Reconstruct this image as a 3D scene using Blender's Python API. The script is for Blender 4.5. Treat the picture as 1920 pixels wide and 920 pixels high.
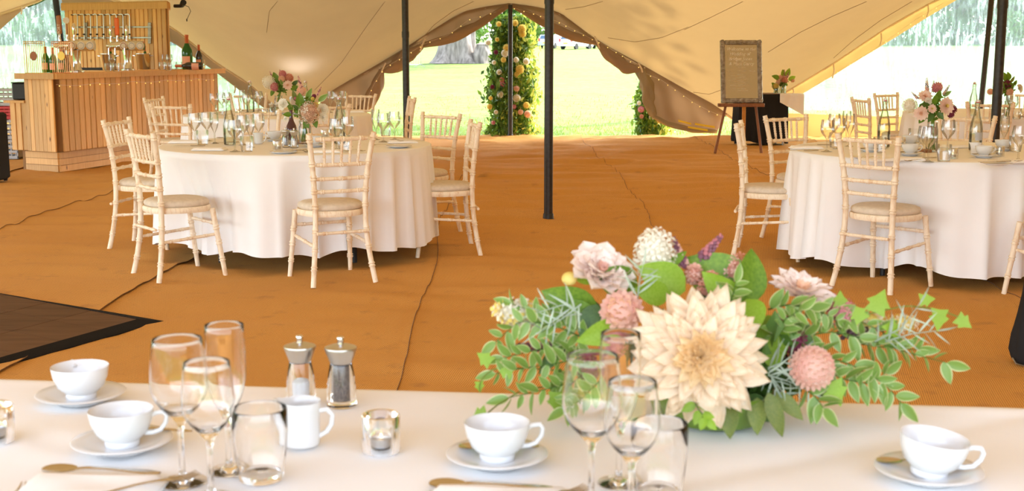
import bpy, bmesh, math, random
import numpy as np
from mathutils import Vector, Matrix, Euler
random.seed(7); rng = np.random.default_rng(7)
PI = math.pi
for o in list(bpy.data.objects): bpy.data.objects.remove(o)
S = bpy.context.scene
COL = S.collection
# ------------------------------------------------------------------ camera
CH, FPX, HZ = 1.40, 2350.0, 90.0
PITCH = math.atan((460 - HZ) / FPX)
cam = bpy.data.cameras.new('camera'); cam.sensor_width = 36; cam.lens = FPX / 1920 * 36
cam.clip_start = .05; cam.clip_end = 900
cam.dof.use_dof = True; cam.dof.focus_distance = 7.6; cam.dof.aperture_fstop = 8.0
camo = bpy.data.objects.new('camera', cam); COL.objects.link(camo)
camo.location = (0, 0, CH); camo.rotation_euler = (PI / 2 - PITCH, 0, 0)
S.camera = camo
# ------------------------------------------------------------------ light
SUN_AZ, SUN_EL = math.radians(46), math.radians(42)     # from +Y towards +X, above the horizon
w = bpy.data.worlds.new('sky'); S.world = w; w.use_nodes = True
nt = w.node_tree; bg = nt.nodes['Background']
sk = nt.nodes.new('ShaderNodeTexSky'); sk.sky_type = 'NISHITA'; sk.sun_disc = False
sk.sun_elevation = SUN_EL; sk.sun_rotation = SUN_AZ; sk.air_density = 1.0; sk.dust_density = 2.5; sk.ozone_density = 1.0
hz = nt.nodes.new('ShaderNodeHueSaturation'); hz.inputs['Saturation'].default_value = .55      # hazy late-summer sky
nt.links.new(sk.outputs[0], hz.inputs['Color']); nt.links.new(hz.outputs[0], bg.inputs[0]); bg.inputs[1].default_value = 0.85
sl = bpy.data.lights.new('sun', 'SUN'); sl.energy = 6.0; sl.angle = math.radians(1.0); sl.color = (1, .93, .80)
so = bpy.data.objects.new('sun', sl); COL.objects.link(so); so.location = (30, 60, 60)
sd = Vector((math.sin(SUN_AZ) * math.cos(SUN_EL), math.cos(SUN_AZ) * math.cos(SUN_EL), math.sin(SUN_EL)))
so.rotation_euler = sd.to_track_quat('Z', 'Y').to_euler()
S.view_settings.view_transform = 'Standard'; S.view_settings.look = 'None'
S.view_settings.gamma = 1; S.view_settings.exposure = 0.92; S.view_settings.use_curve_mapping = False
S.cycles.max_bounces = 14; S.cycles.diffuse_bounces = 6; S.cycles.transmission_bounces = 12
S.cycles.transparent_max_bounces = 32; S.cycles.sample_clamp_indirect = 8
S.cycles.use_denoising = True
# ------------------------------------------------------------------ pixel -> place
_cp, _sp = math.cos(PITCH), math.sin(PITCH)
def ray(px, py):
    a, b = (px - 960) / FPX, (460 - py) / FPX
    return Vector((a, _cp + b * _sp, -_sp + b * _cp))
def G(px, py, z=0.0):
    d = ray(px, py); return Vector((0, 0, CH)) + d * ((z - CH) / d.z)
def Q(px, py, Y):
    d = ray(px, py); return Vector((0, 0, CH)) + d * (Y / d.y)
# ------------------------------------------------------------------ objects
def tag(o, label=None, cat=None, group=None, kind=None):
    if label: o['label'] = label
    if cat: o['category'] = cat
    if group: o['group'] = group
    if kind: o['kind'] = kind
    return o
def thing(name, label, cat, loc=(0, 0, 0), rz=0, group=None, rot=None):
    o = bpy.data.objects.new(name, None); COL.objects.link(o); o.empty_display_size = .05
    o.location = loc; o.rotation_euler = rot if rot else (0, 0, rz)
    return tag(o, label, cat, group)
def inst(name, mesh, parent=None, loc=(0, 0, 0), rot=(0, 0, 0), sc=1, mw=None):
    o = bpy.data.objects.new(name, mesh); COL.objects.link(o)
    if parent: o.parent = parent
    if mw is not None: o.matrix_basis = mw
    else:
        o.location = loc; o.rotation_euler = rot
        o.scale = (sc, sc, sc) if not hasattr(sc, '__len__') else sc
    return o
def copy_tree(o, parent=None):
    c = o.copy(); COL.objects.link(c); c.parent = parent
    for ch in list(o.children): copy_tree(ch, c)
    return c
class MB:
    def __init__(s): s.v = []; s.f = []; s.mi = []; s.cur = 0
    def _f(s, faces, off):
        s.f += [tuple(i + off for i in f) for f in faces]; s.mi += [s.cur] * len(faces)
    def raw(s, v, f, M=None):
        off = len(s.v)
        s.v += [tuple(M @ Vector(p)) for p in v] if M is not None else [tuple(p) for p in v]
        s._f(f, off); return s
    def box(s, c, d, M=None, bev=0):
        x, y, z = (k / 2 for k in d); cx, cy, cz = c
        if bev:
            b = min(bev, x * .9, y * .9, z * .9); v = []; ring = []
            for zz, ins in ((-z, b), (-z + b, 0), (z - b, 0), (z, b)):
                X, Y = x - ins, y - ins
                r = [(-X + b, -Y), (X - b, -Y), (X, -Y + b), (X, Y - b), (X - b, Y), (-X + b, Y), (-X, Y - b), (-X, -Y + b)]
                v += [(cx + p, cy + q, cz + zz) for p, q in r]
            f = [tuple(reversed(range(8))), tuple(range(24, 32))]
            for k in range(3):
                for i in range(8):
                    j = (i + 1) % 8; f.append((k * 8 + i, k * 8 + j, k * 8 + 8 + j, k * 8 + 8 + i))
            return s.raw(v, f, M)
        v = [(cx + a * x, cy + b_ * y, cz + c_ * z) for c_ in (-1, 1) for b_ in (-1, 1) for a in (-1, 1)]
        return s.raw(v, [(0, 2, 3, 1), (4, 5, 7, 6), (0, 1, 5, 4), (1, 3, 7, 5), (3, 2, 6, 7), (2, 0, 4, 6)], M)
    def lathe(s, prof, seg=24, M=None, closed=False, cap0=False, cap1=False):
        v = []; f = []; n = len(prof)
        for r, z in prof:
            for i in range(seg):
                a = 2 * PI * i / seg; v.append((r * math.cos(a), r * math.sin(a), z))
        for k in range(n - 1 + (1 if closed else 0)):
            k2 = (k + 1) % n
            for i in range(seg):
                j = (i + 1) % seg; f.append((k * seg + i, k * seg + j, k2 * seg + j, k2 * seg + i))
        if cap0: f.append(tuple(reversed(range(seg))))
        if cap1: f.append(tuple(range((n - 1) * seg, n * seg)))
        return s.raw(v, f, M)
    def tube(s, pts, rad, seg=8, M=None, cap=True):
        pts = [Vector(p) for p in pts]; n = len(pts)
        if not hasattr(rad, '__len__'): rad = [rad] * n
        v = []; f = []; ref = None
        for k in range(n):
            t = (pts[min(k + 1, n - 1)] - pts[max(k - 1, 0)])
            if t.length < 1e-9: t = Vector((0, 0, 1))
            t.normalize()
            if ref is None: ref = Vector((0, 0, 1)) if abs(t.z) < .9 else Vector((1, 0, 0))
            a = (ref - t * ref.dot(t))
            if a.length < 1e-6: a = t.orthogonal()
            a.normalize(); ref = a; b = t.cross(a)
            for i in range(seg):
                g = 2 * PI * i / seg; v.append(pts[k] + (a * math.cos(g) + b * math.sin(g)) * rad[k])
        for k in range(n - 1):
            for i in range(seg):
                j = (i + 1) % seg; f.append((k * seg + i, k * seg + j, k * seg + seg + j, k * seg + seg + i))
        if cap: f.append(tuple(reversed(range(seg)))); f.append(tuple(range((n - 1) * seg, n * seg)))
        return s.raw(v, f, M)
    def grid(s, fn, nu, nv, M=None, wrap=False):
        v = [fn(i / (nu - (0 if wrap else 1)), j / (nv - 1)) for j in range(nv) for i in range(nu)]; f = []
        for j in range(nv - 1):
            for i in range(nu if wrap else nu - 1):
                k = (i + 1) % nu; f.append((j * nu + i, j * nu + k, j * nu + nu + k, j * nu + nu + i))
        return s.raw(v, f, M)
    def ball(s, c, r, seg=8, rings=5, M=None):
        rr = r if hasattr(r, '__len__') else (r, r, r); v = []; f = []
        for k in range(1, rings):
            ph = PI * k / rings
            for i in range(seg):
                a = 2 * PI * i / seg
                v.append((c[0] + rr[0] * math.sin(ph) * math.cos(a), c[1] + rr[1] * math.sin(ph) * math.sin(a), c[2] + rr[2] * math.cos(ph)))
        for k in range(rings - 2):
            for i in range(seg):
                j = (i + 1) % seg; f.append((k * seg + i, k * seg + seg + i, k * seg + seg + j, k * seg + j))
        t = len(v); v += [(c[0], c[1], c[2] + rr[2]), (c[0], c[1], c[2] - rr[2])]
        for i in range(seg):
            j = (i + 1) % seg; f.append((t, i, j)); f.append((t + 1, (rings - 2) * seg + j, (rings - 2) * seg + i))
        return s.raw(v, f, M)
    def prism(s, poly, z0, z1, M=None):
        n = len(poly); v = [(x, y, z0) for x, y in poly] + [(x, y, z1) for x, y in poly]
        f = [tuple(reversed(range(n))), tuple(range(n, 2 * n))] + [(i, (i + 1) % n, n + (i + 1) % n, n + i) for i in range(n)]
        return s.raw(v, f, M)
    def mesh(s, name, mats, smooth=True):
        m = bpy.data.meshes.new(name); m.from_pydata(s.v, [], s.f)
        for x in (mats if isinstance(mats, (list, tuple)) else [mats]): m.materials.append(x)
        if s.mi and max(s.mi) > 0: m.polygons.foreach_set('material_index', s.mi)
        m.update()
        if smooth:
            m.polygons.foreach_set('use_smooth', [True] * len(m.polygons))
            if smooth != 'all':
                try: m.set_sharp_from_angle(angle=math.radians(smooth if smooth is not True else 40))
                except Exception: pass
        return m
    def obj(s, name, mats, parent=None, smooth=True, loc=(0, 0, 0), rot=(0, 0, 0)):
        return inst(name, s.mesh(name, mats, smooth), parent, loc, rot)
# ------------------------------------------------------------------ materials
def nodes(name):
    m = bpy.data.materials.new(name); m.use_nodes = True; t = m.node_tree
    return m, t, t.nodes['Principled BSDF'], t.nodes['Material Output']
def N(t, typ, **kw):
    n = t.nodes.new(typ)
    for k, v in kw.items():
        if k.startswith('i_'): n.inputs[k[2:].replace('_', ' ')].default_value = v
        else: setattr(n, k, v)
    return n
def L(t, a, b): t.links.new(a, b)
def c4(c): return (c[0], c[1], c[2], 1)
def srgb(r, g, b):
    return tuple(((x / 255) / 12.92 if x / 255 <= .04045 else ((x / 255 + .055) / 1.055) ** 2.4) for x in (r, g, b))
def mixcol(t, fac, a, b):
    m = N(t, 'ShaderNodeMix', data_type='RGBA')
    for s, x in ((0, fac), (6, a), (7, b)):
        if hasattr(x, 'node'): L(t, x, m.inputs[s])
        elif s == 0: m.inputs[0].default_value = x
        else: m.inputs[s].default_value = c4(x)
    return m.outputs[2]
def coord(t, kind='Object', scale=None):
    c = N(t, 'ShaderNodeTexCoord')
    if scale is None: return c.outputs[kind]
    mp = N(t, 'ShaderNodeMapping'); mp.inputs['Scale'].default_value = scale; L(t, c.outputs[kind], mp.inputs[0]); return mp.outputs[0]
def noise(t, vec, scale, detail=4, rough=.55):
    n = N(t, 'ShaderNodeTexNoise'); n.inputs['Scale'].default_value = scale; n.inputs['Detail'].default_value = detail
    n.inputs['Roughness'].default_value = rough
    if vec is not None: L(t, vec, n.inputs['Vector'])
    return n.outputs['Fac']
def ramp(t, fac, a, b):
    r = N(t, 'ShaderNodeMapRange'); r.inputs[1].default_value = a; r.inputs[2].default_value = b; r.clamp = True
    L(t, fac, r.inputs[0]); return r.outputs[0]
def bump(t, p, h, strength=.3, dist=.01):
    b = N(t, 'ShaderNodeBump'); b.inputs['Strength'].default_value = strength; b.inputs['Distance'].default_value = dist
    L(t, h, b.inputs['Height']); L(t, b.outputs[0], p.inputs['Normal']); return b
def pmat(name, col, rough=.5, metal=0, col2=None, scale=8, stretch=(1, 1, 1), lo=.35, hi=.65, bmp=0, bscale=None, spec=.5, trans=0, rand=0, coords='Object', tcol=None):
    m, t, p, out = nodes(name)
    p.inputs['Base Color'].default_value = c4(col); p.inputs['Roughness'].default_value = rough
    p.inputs['Metallic'].default_value = metal; p.inputs['Specular IOR Level'].default_value = spec
    csock = None
    if col2 is not None or bmp:
        vec = coord(t, coords, stretch); n = noise(t, vec, scale)
        if col2 is not None: csock = mixcol(t, ramp(t, n, lo, hi), col, col2)
        if bmp:
            n2 = n if bscale is None else noise(t, vec, bscale)
            bump(t, p, n2, bmp, .004)
    if rand:
        oi = N(t, 'ShaderNodeObjectInfo'); hsv = N(t, 'ShaderNodeHueSaturation')
        mr = N(t, 'ShaderNodeMapRange'); mr.inputs[3].default_value = 1 - rand; mr.inputs[4].default_value = 1 + rand
        L(t, oi.outputs['Random'], mr.inputs[0]); L(t, mr.outputs[0], hsv.inputs['Value'])
        if csock is not None: L(t, csock, hsv.inputs['Color'])
        else: hsv.inputs['Color'].default_value = c4(col)
        csock = hsv.outputs[0]
    if csock is not None: L(t, csock, p.inputs['Base Color'])
    if trans:
        tr = N(t, 'ShaderNodeBsdfTranslucent'); mx = N(t, 'ShaderNodeMixShader'); mx.inputs[0].default_value = trans
        if tcol: tr.inputs[0].default_value = c4(tcol)
        elif csock is not None: L(t, csock, tr.inputs[0])
        else: tr.inputs[0].default_value = c4(col)
        L(t, p.outputs[0], mx.inputs[1]); L(t, tr.outputs[0], mx.inputs[2]); L(t, mx.outputs[0], out.inputs[0])
    return m
def thin_glass(name, tint=(.97, .98, .98), base=.05, rough=.02, power=1.0, ior=1.45):
    m, t, p, out = nodes(name); t.nodes.remove(p)
    tr = N(t, 'ShaderNodeBsdfTransparent'); tr.inputs[0].default_value = c4(tint)
    gl = N(t, 'ShaderNodeBsdfGlossy'); gl.inputs['Roughness'].default_value = rough
    fr = N(t, 'ShaderNodeLayerWeight'); fr.inputs[0].default_value = .35
    ad = N(t, 'ShaderNodeMath', operation='MULTIPLY_ADD'); ad.inputs[1].default_value = power; ad.inputs[2].default_value = base
    ad.use_clamp = True
    L(t, fr.outputs['Fresnel'], ad.inputs[0])
    mx = N(t, 'ShaderNodeMixShader'); L(t, ad.outputs[0], mx.inputs[0]); L(t, tr.outputs[0], mx.inputs[1]); L(t, gl.outputs[0], mx.inputs[2])
    L(t, mx.outputs[0], out.inputs[0]); return m
def solid_glass(name, col=(1, 1, 1), ior=1.47):
    m, t, p, out = nodes(name)
    p.inputs['Base Color'].default_value = c4(col); p.inputs['Roughness'].default_value = 0
    p.inputs['Transmission Weight'].default_value = 1; p.inputs['IOR'].default_value = ior; return m
M = {}
# tent cloth: lets the sun through
def tent_mat(name, dcol, tcol, fac):
    m, t, p, out = nodes(name); t.nodes.remove(p)
    n = noise(t, coord(t, 'Object'), 1.3, 3); n2 = noise(t, coord(t, 'Object'), 60, 2)
    d = N(t, 'ShaderNodeBsdfDiffuse'); tr = N(t, 'ShaderNodeBsdfTranslucent')
    L(t, mixcol(t, ramp(t, n, .3, .7), dcol, tuple(x * .9 for x in dcol)), d.inputs[0])
    tr.inputs[0].default_value = c4(tcol)
    b = N(t, 'ShaderNodeBump'); b.inputs['Strength'].default_value = .15; b.inputs['Distance'].default_value = .003
    L(t, n2, b.inputs['Height']); L(t, b.outputs[0], d.inputs['Normal'])
    mx = N(t, 'ShaderNodeMixShader'); mx.inputs[0].default_value = fac
    L(t, d.outputs[0], mx.inputs[1]); L(t, tr.outputs[0], mx.inputs[2]); L(t, mx.outputs[0], out.inputs[0]); return m
M['roof'] = tent_mat('roof_cloth', (.37, .295, .185), (.40, .26, .10), .17)
M['drape'] = tent_mat('drape_cloth', (.38, .275, .19), (.22, .13, .06), .16)
M['skirt'] = tent_mat('skirt_cloth', (.62, .44, .24), (.55, .30, .09), .3)
M['rope'] = pmat('webbing', (.72, .62, .50), .8)
M['seam'] = pmat('seam_thread', (.30, .22, .13), .9)
M['polecol'] = pmat('black_pole', (.012, .011, .010), .45, 0, (.03, .025, .02), 30, bmp=.1)
M['bluepole'] = pmat('blue_black_pole', (.015, .025, .06), .5)
# clear sheet, scuffed
m, t, p, out = nodes('clear_sheet'); t.nodes.remove(p)
tr = N(t, 'ShaderNodeBsdfTransparent'); tr.inputs[0].default_value = (.58, .78, .80, 1)
tl = N(t, 'ShaderNodeBsdfTranslucent'); tl.inputs[0].default_value = (.52, .66, .70, 1)
gl = N(t, 'ShaderNodeBsdfGlossy'); gl.inputs['Roughness'].default_value = .15
v1 = coord(t, 'Object', (5.0, 1, .8)); n1 = noise(t, v1, 5, 7, .75)
n2 = noise(t, coord(t, 'Object', (1, 1, 1)), 1.1, 3)
sc = N(t, 'ShaderNodeMath', operation='MULTIPLY'); L(t, ramp(t, n1, .48, .72), sc.inputs[0]); L(t, ramp(t, n2, .25, .7), sc.inputs[1])
fa = N(t, 'ShaderNodeMath', operation='MULTIPLY_ADD'); fa.inputs[1].default_value = .62; fa.inputs[2].default_value = .09; L(t, sc.outputs[0], fa.inputs[0])
mx = N(t, 'ShaderNodeMixShader'); L(t, fa.outputs[0], mx.inputs[0]); L(t, tr.outputs[0], mx.inputs[1]); L(t, tl.outputs[0], mx.inputs[2])
mx2 = N(t, 'ShaderNodeMixShader'); mx2.inputs[0].default_value = .05; L(t, mx.outputs[0], mx2.inputs[1]); L(t, gl.outputs[0], mx2.inputs[2])
b = N(t, 'ShaderNodeBump'); b.inputs['Strength'].default_value = .5; b.inputs['Distance'].default_value = .02; L(t, n1, b.inputs['Height'])
L(t, b.outputs[0], gl.inputs['Normal']); L(t, mx2.outputs[0], out.inputs[0]); M['pvc'] = m
# coir matting
m, t, p, out = nodes('coir_matting'); p.inputs['Roughness'].default_value = .95; p.inputs['Specular IOR Level'].default_value = .1
oc = coord(t, 'Object')
sx = N(t, 'ShaderNodeSeparateXYZ'); L(t, oc, sx.inputs[0])
def sinw(expr_x, expr_y, ph=0):
    a = N(t, 'ShaderNodeMath', operation='MULTIPLY'); a.inputs[1].default_value = expr_x; L(t, sx.outputs[0], a.inputs[0])
    b2 = N(t, 'ShaderNodeMath', operation='MULTIPLY_ADD'); b2.inputs[1].default_value = expr_y; L(t, sx.outputs[1], b2.inputs[0]); L(t, a.outputs[0], b2.inputs[2])
    s2 = N(t, 'ShaderNodeMath', operation='SINE'); L(t, b2.outputs[0], s2.inputs[0]); return s2.outputs[0]
KX, KY = 2 * PI / .0125, 2 * PI / .022
wv = N(t, 'ShaderNodeMath', operation='MULTIPLY'); L(t, sinw(KX, KY * .5), wv.inputs[0]); L(t, sinw(-KX * .35, KY), wv.inputs[1])
big = noise(t, oc, .9, 5, .6); mid = noise(t, oc, 6, 5, .6); fine = noise(t, oc, 260, 3, .6)
base = mixcol(t, ramp(t, big, .3, .7), (.67, .335, .082), (.76, .395, .105))
base = mixcol(t, ramp(t, mid, .60, .85), base, (.34, .17, .075))
st = noise(t, oc, 2.3, 6, .7); base = mixcol(t, ramp(t, st, .62, .80), base, (.22, .13, .075))
holes = ramp(t, wv.outputs[0], .12, .55)
base = mixcol(t, holes, base, (.25, .115, .03))
fm = N(t, 'ShaderNodeMath', operation='MULTIPLY'); fm.inputs[1].default_value = .5; L(t, ramp(t, fine, .35, .7), fm.inputs[0])
base = mixcol(t, fm.outputs[0], base, (.64, .34, .11)); L(t, base, p.inputs['Base Color'])
inv = N(t, 'ShaderNodeMath', operation='SUBTRACT'); inv.inputs[0].default_value = 1; L(t, holes, inv.inputs[1])
bump(t, p, inv.outputs[0], .6, .004); M['coir'] = m
M['seamedge'] = pmat('mat_edge_binding', (.20, .10, .04), .95)
# grass ground
m, t, p, out = nodes('meadow'); p.inputs['Roughness'].default_value = .9; p.inputs['Specular IOR Level'].default_value = .15
oc = coord(t, 'Object'); a = noise(t, oc, .35, 6, .65); b_ = noise(t, oc, 3.5, 6, .7)
cc = mixcol(t, ramp(t, a, .35, .65), (.050, .105, .012), (.115, .18, .028)); cc = mixcol(t, ramp(t, b_, .45, .75), cc, (.20, .24, .06))
L(t, cc, p.inputs['Base Color']); bump(t, p, b_, .5, .1); M['meadow'] = m
M['grass'] = pmat('grass_blade', (.16, .27, .03), .6, 0, (.30, .38, .06), 3, trans=.35)
M['cloth'] = pmat('white_tablecloth', (.88, .875, .87), .85, 0, (.85, .845, .84), 3, bmp=.05, bscale=300, spec=.2)
M['napkin'] = pmat('white_napkin', (.88, .87, .86), .85, bmp=.05, scale=300, spec=.2)
# limewashed wood
m, t, p, out = nodes('limewashed_wood'); p.inputs['Roughness'].default_value = .55
oc = coord(t, 'Object', (1, 1, .35)); n1 = noise(t, oc, 26, 5, .65); n2 = noise(t, coord(t, 'Object', (6, 6, .6)), 30, 4, .6)
cc = mixcol(t, ramp(t, n1, .50, .78), (.86, .74, .56), (.62, .36, .15)); cc = mixcol(t, ramp(t, n2, .58, .85), cc, (.50, .29, .12))
L(t, cc, p.inputs['Base Color']); bump(t, p, n2, .15, .002); M['lime'] = m
M['cushion'] = pmat('beige_cushion', (.70, .60, .47), .95, 0, (.62, .53, .41), 40, bmp=.15, bscale=400, spec=.1)
M['porcelain'] = pmat('white_porcelain', (.70, .705, .71), .12, spec=.6)
M['steel'] = pmat('polished_steel', (.72, .71, .69), .12, 1)
M['cutlery'] = pmat('cutlery_steel', (.62, .58, .53), .16, 1)
M['brushed'] = pmat('brushed_steel', (.60, .60, .59), .32, 1, bmp=.1, scale=60, stretch=(1, 1, .05))
M['galv'] = pmat('galvanised_steel', (.45, .45, .42), .45, 1, (.35, .35, .32), 20)
M['glass'] = solid_glass('clear_glass'); M['tglass'] = thin_glass('thin_clear_glass', (.985, .985, .98), .05, .03, .8)
M['cglass'] = thin_glass('cut_crystal', (.985, .985, .98), .07, .10, .75)
M['bottleglass'] = thin_glass('pale_green_bottle_glass', (.93, .96, .88), .06, .03, .8)
M['brownglass'] = pmat('brown_purple_glass', (.10, .045, .05), .06, spec=.7, trans=.25, tcol=(.4, .16, .16))
M['greenglass'] = pmat('green_champagne_glass', (.015, .13, .02), .07, spec=.7, trans=.3, tcol=(.06, .55, .05))
M['darkglass'] = pmat('dark_bottle_glass', (.02, .02, .015), .08, spec=.7)
M['copper'] = pmat('copper_foil', (.62, .20, .10), .35, .6); M['label_pink'] = pmat('peach_label', (.85, .45, .33), .6)
M['water'] = M['tglass']
M['wax'] = pmat('wax', (.75, .72, .68), .5, trans=.3); M['tin'] = pmat('tin_cup', (.5, .5, .5), .3, 1)
def emis(name, col, e):
    m, t, p, out = nodes(name); p.inputs['Base Color'].default_value = c4(col)
    p.inputs['Emission Color'].default_value = c4(col); p.inputs['Emission Strength'].default_value = e; return m
M['flame'] = emis('flame', (1, .62, .22), 9); M['bulb'] = emis('fairy_bulb', (1, .62, .15), 1.6)
M['uplight'] = emis('uplight_lens', (.8, .82, 1), 12)
# pine
m, t, p, out = nodes('pine_batten'); p.inputs['Roughness'].default_value = .55
g = noise(t, coord(t, 'Object', (14, 14, .9)), 5, 5, .6); kn = N(t, 'ShaderNodeTexVoronoi'); kn.inputs['Scale'].default_value = 3.2
oi = N(t, 'ShaderNodeObjectInfo'); va = N(t, 'ShaderNodeVectorMath', operation='ADD'); L(t, coord(t, 'Object', (2.2, 2.2, .9)), va.inputs[0])
sv = N(t, 'ShaderNodeVectorMath', operation='SCALE'); sv.inputs['Scale'].default_value = 37; cb = N(t, 'ShaderNodeCombineXYZ')
for k in range(3): L(t, oi.outputs['Random'], cb.inputs[k])
L(t, cb.outputs[0], sv.inputs[0]); L(t, sv.outputs[0], va.inputs[1]); L(t, va.outputs[0], kn.inputs['Vector'])
cc = mixcol(t, ramp(t, g, .3, .75), (.76, .46, .17), (.62, .33, .10))
cc = mixcol(t, ramp(t, kn.outputs['Distance'], .10, .03), cc, (.16, .06, .02))
hs = N(t, 'ShaderNodeHueSaturation'); mr = N(t, 'ShaderNodeMapRange'); mr.inputs[3].default_value = .78; mr.inputs[4].default_value = 1.28
L(t, oi.outputs['Random'], mr.inputs[0]); L(t, mr.outputs[0], hs.inputs['Value']); L(t, cc, hs.inputs['Color']); L(t, hs.outputs[0], p.inputs['Base Color'])
M['pine'] = m
M['pinedark'] = pmat('pine_backing', (.30, .15, .05), .8)
M['stain'] = pmat('brown_stained_pine', (.26, .10, .035), .5, 0, (.18, .065, .02), 9, (10, 10, 1))
M['stain2'] = pmat('amber_pine', (.66, .32, .07), .5, 0, (.5, .22, .04), 9, (10, 10, 1))
M['blackcloth'] = pmat('black_cloth', (.018, .017, .017), .9, bmp=.1, scale=200, spec=.2)
M['black'] = pmat('black_plastic', (.012, .012, .012), .5); M['blackrub'] = pmat('black_ribbed_edge', (.014, .012, .011), .9, spec=.1, bmp=.6, scale=60, stretch=(1, 8, 1))
M['dance'] = pmat('dance_floor_board', (.085, .04, .018), .6, 0, (.14, .07, .034), 2.4, (1, 7, 1), .3, .7, bmp=.08, bscale=25, rand=.12, spec=.12)
M['frame'] = pmat('aged_silver_frame', (.20, .17, .14), .4, .55, (.42, .38, .33), 25, bmp=.9, bscale=55)
M['mirror'] = pmat('mirror_glass', (.46, .42, .34), .16, .75)
M['chalk'] = pmat('white_pen', (.8, .78, .72), .8)
M['red'] = pmat('red_crate', (.5, .03, .03), .5); M['grey'] = pmat('grey_crate', (.42, .42, .43), .5)
M['orange'] = pmat('orange_tap_handle', (.85, .17, .02), .4); M['bhandle'] = pmat('copper_brown_handle', (.38, .15, .05), .4)
M['badge'] = pmat('pale_badge', (.72, .68, .62), .4); M['gold'] = pmat('gold_disc', (.75, .55, .12), .35, .5); M['coppermetal'] = pmat('copper_wire', (.72, .36, .20), .25, 1)
M['yellow'] = pmat('yellow_strap', (.8, .55, .02), .6)
M['bark'] = pmat('old_oak_bark', (.11, .09, .075), .95, 0, (.26, .22, .19), 2.5, (2, 2, .6), bmp=1, bscale=4)
M['carwhite'] = pmat('white_car_paint', (.8, .8, .8), .25); M['carsilver'] = pmat('silver_car_paint', (.45, .47, .5), .3, .3); M['cardark'] = pmat('dark_car_paint', (.06, .07, .08), .3)
M['carglass'] = pmat('car_window', (.05, .09, .14), .08); M['tyre'] = pmat('tyre', (.02, .02, .02), .8); M['plate'] = pmat('yellow_plate', (.8, .6, .05), .5); M['tail'] = pmat('tail_light', (.6, .03, .03), .3)
M['salt'] = pmat('salt_grains', (.8, .8, .8), .9); M['pepper'] = pmat('peppercorns', (.06, .045, .04), .8, 0, (.25, .2, .17), 400)
M['slice'] = pmat('wood_slice', (.45, .26, .11), .7, 0, (.22, .11, .05), 20)
M['greenbowl'] = pmat('green_glazed_bowl', (.12, .20, .02), .25)
# leaves and petals
def leafm(n, a, b, tr=.35): M[n] = pmat(n, a, .45, 0, b, 18, lo=.3, hi=.7, trans=tr, rand=.18, spec=.4)
leafm('leaf_green', (.10, .22, .015), (.20, .34, .03)); leafm('leaf_dark', (.045, .11, .015), (.09, .17, .03), .2)
leafm('leaf_bright', (.22, .38, .02), (.30, .46, .05)); leafm('leaf_grey', (.30, .38, .28), (.42, .48, .38), .2)
leafm('leaf_olive', (.14, .20, .03), (.24, .27, .05)); leafm('leaf_tree', (.055, .13, .02), (.12, .22, .035)); leafm('leaf_column', (.11, .22, .02), (.24, .36, .04), .45)
leafm('leaf_yellow', (.42, .48, .06), (.55, .55, .12), .45)
m, t, p, out = nodes('variegated_leaf'); p.inputs['Roughness'].default_value = .4
uv = N(t, 'ShaderNodeUVMap'); sx = N(t, 'ShaderNodeSeparateXYZ'); L(t, uv.outputs[0], sx.inputs[0])
ab = N(t, 'ShaderNodeMath', operation='ABSOLUTE'); L(t, sx.outputs[1], ab.inputs[0])
ns = noise(t, coord(t, 'Object'), 90, 3); ad = N(t, 'ShaderNodeMath', operation='MULTIPLY_ADD'); ad.inputs[1].default_value = .5; L(t, ns, ad.inputs[0]); L(t, ab.outputs[0], ad.inputs[2])
cc = mixcol(t, ramp(t, ad.outputs[0], .98, 1.18), (.19, .32, .06), (.60, .64, .32)); L(t, cc, p.inputs['Base Color'])
tr = N(t, 'ShaderNodeBsdfTranslucent'); L(t, cc, tr.inputs[0]); mx = N(t, 'ShaderNodeMixShader'); mx.inputs[0].default_value = .3
L(t, p.outputs[0], mx.inputs[1]); L(t, tr.outputs[0], mx.inputs[2]); L(t, mx.outputs[0], out.inputs[0]); M['leaf_var'] = m
def petalm(n, a, b, tr=.35): M[n] = pmat(n, a, .6, 0, b, 14, lo=.3, hi=.7, trans=tr, spec=.25)
petalm('petal_cream', (.89, .78, .62), (.88, .70, .50)); petalm('petal_pale', (.90, .76, .69), (.91, .82, .76)); petalm('petal_core', (.95, .80, .54), (.95, .83, .60), .55); petalm('petal_pink', (.90, .66, .56), (.90, .76, .66)); petalm('petal_blush', (.86, .50, .42), (.86, .62, .50))
petalm('petal_white', (.86, .82, .70), (.88, .86, .78)); petalm('petal_peach', (.85, .52, .32), (.86, .64, .48)); petalm('petal_salmon', (.62, .25, .18), (.74, .36, .26))
petalm('petal_rose', (.62, .20, .24), (.70, .32, .34)); petalm('petal_plum', (.20, .03, .07), (.34, .07, .13)); petalm('petal_mauve', (.26, .09, .14), (.42, .20, .26)); petalm('petal_yellow', (.82, .62, .12), (.85, .72, .28)); petalm('petal_hydr', (.66, .52, .30), (.55, .25, .22))
petalm('petal_dusk', (.12, .06, .08), (.24, .12, .14))
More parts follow.
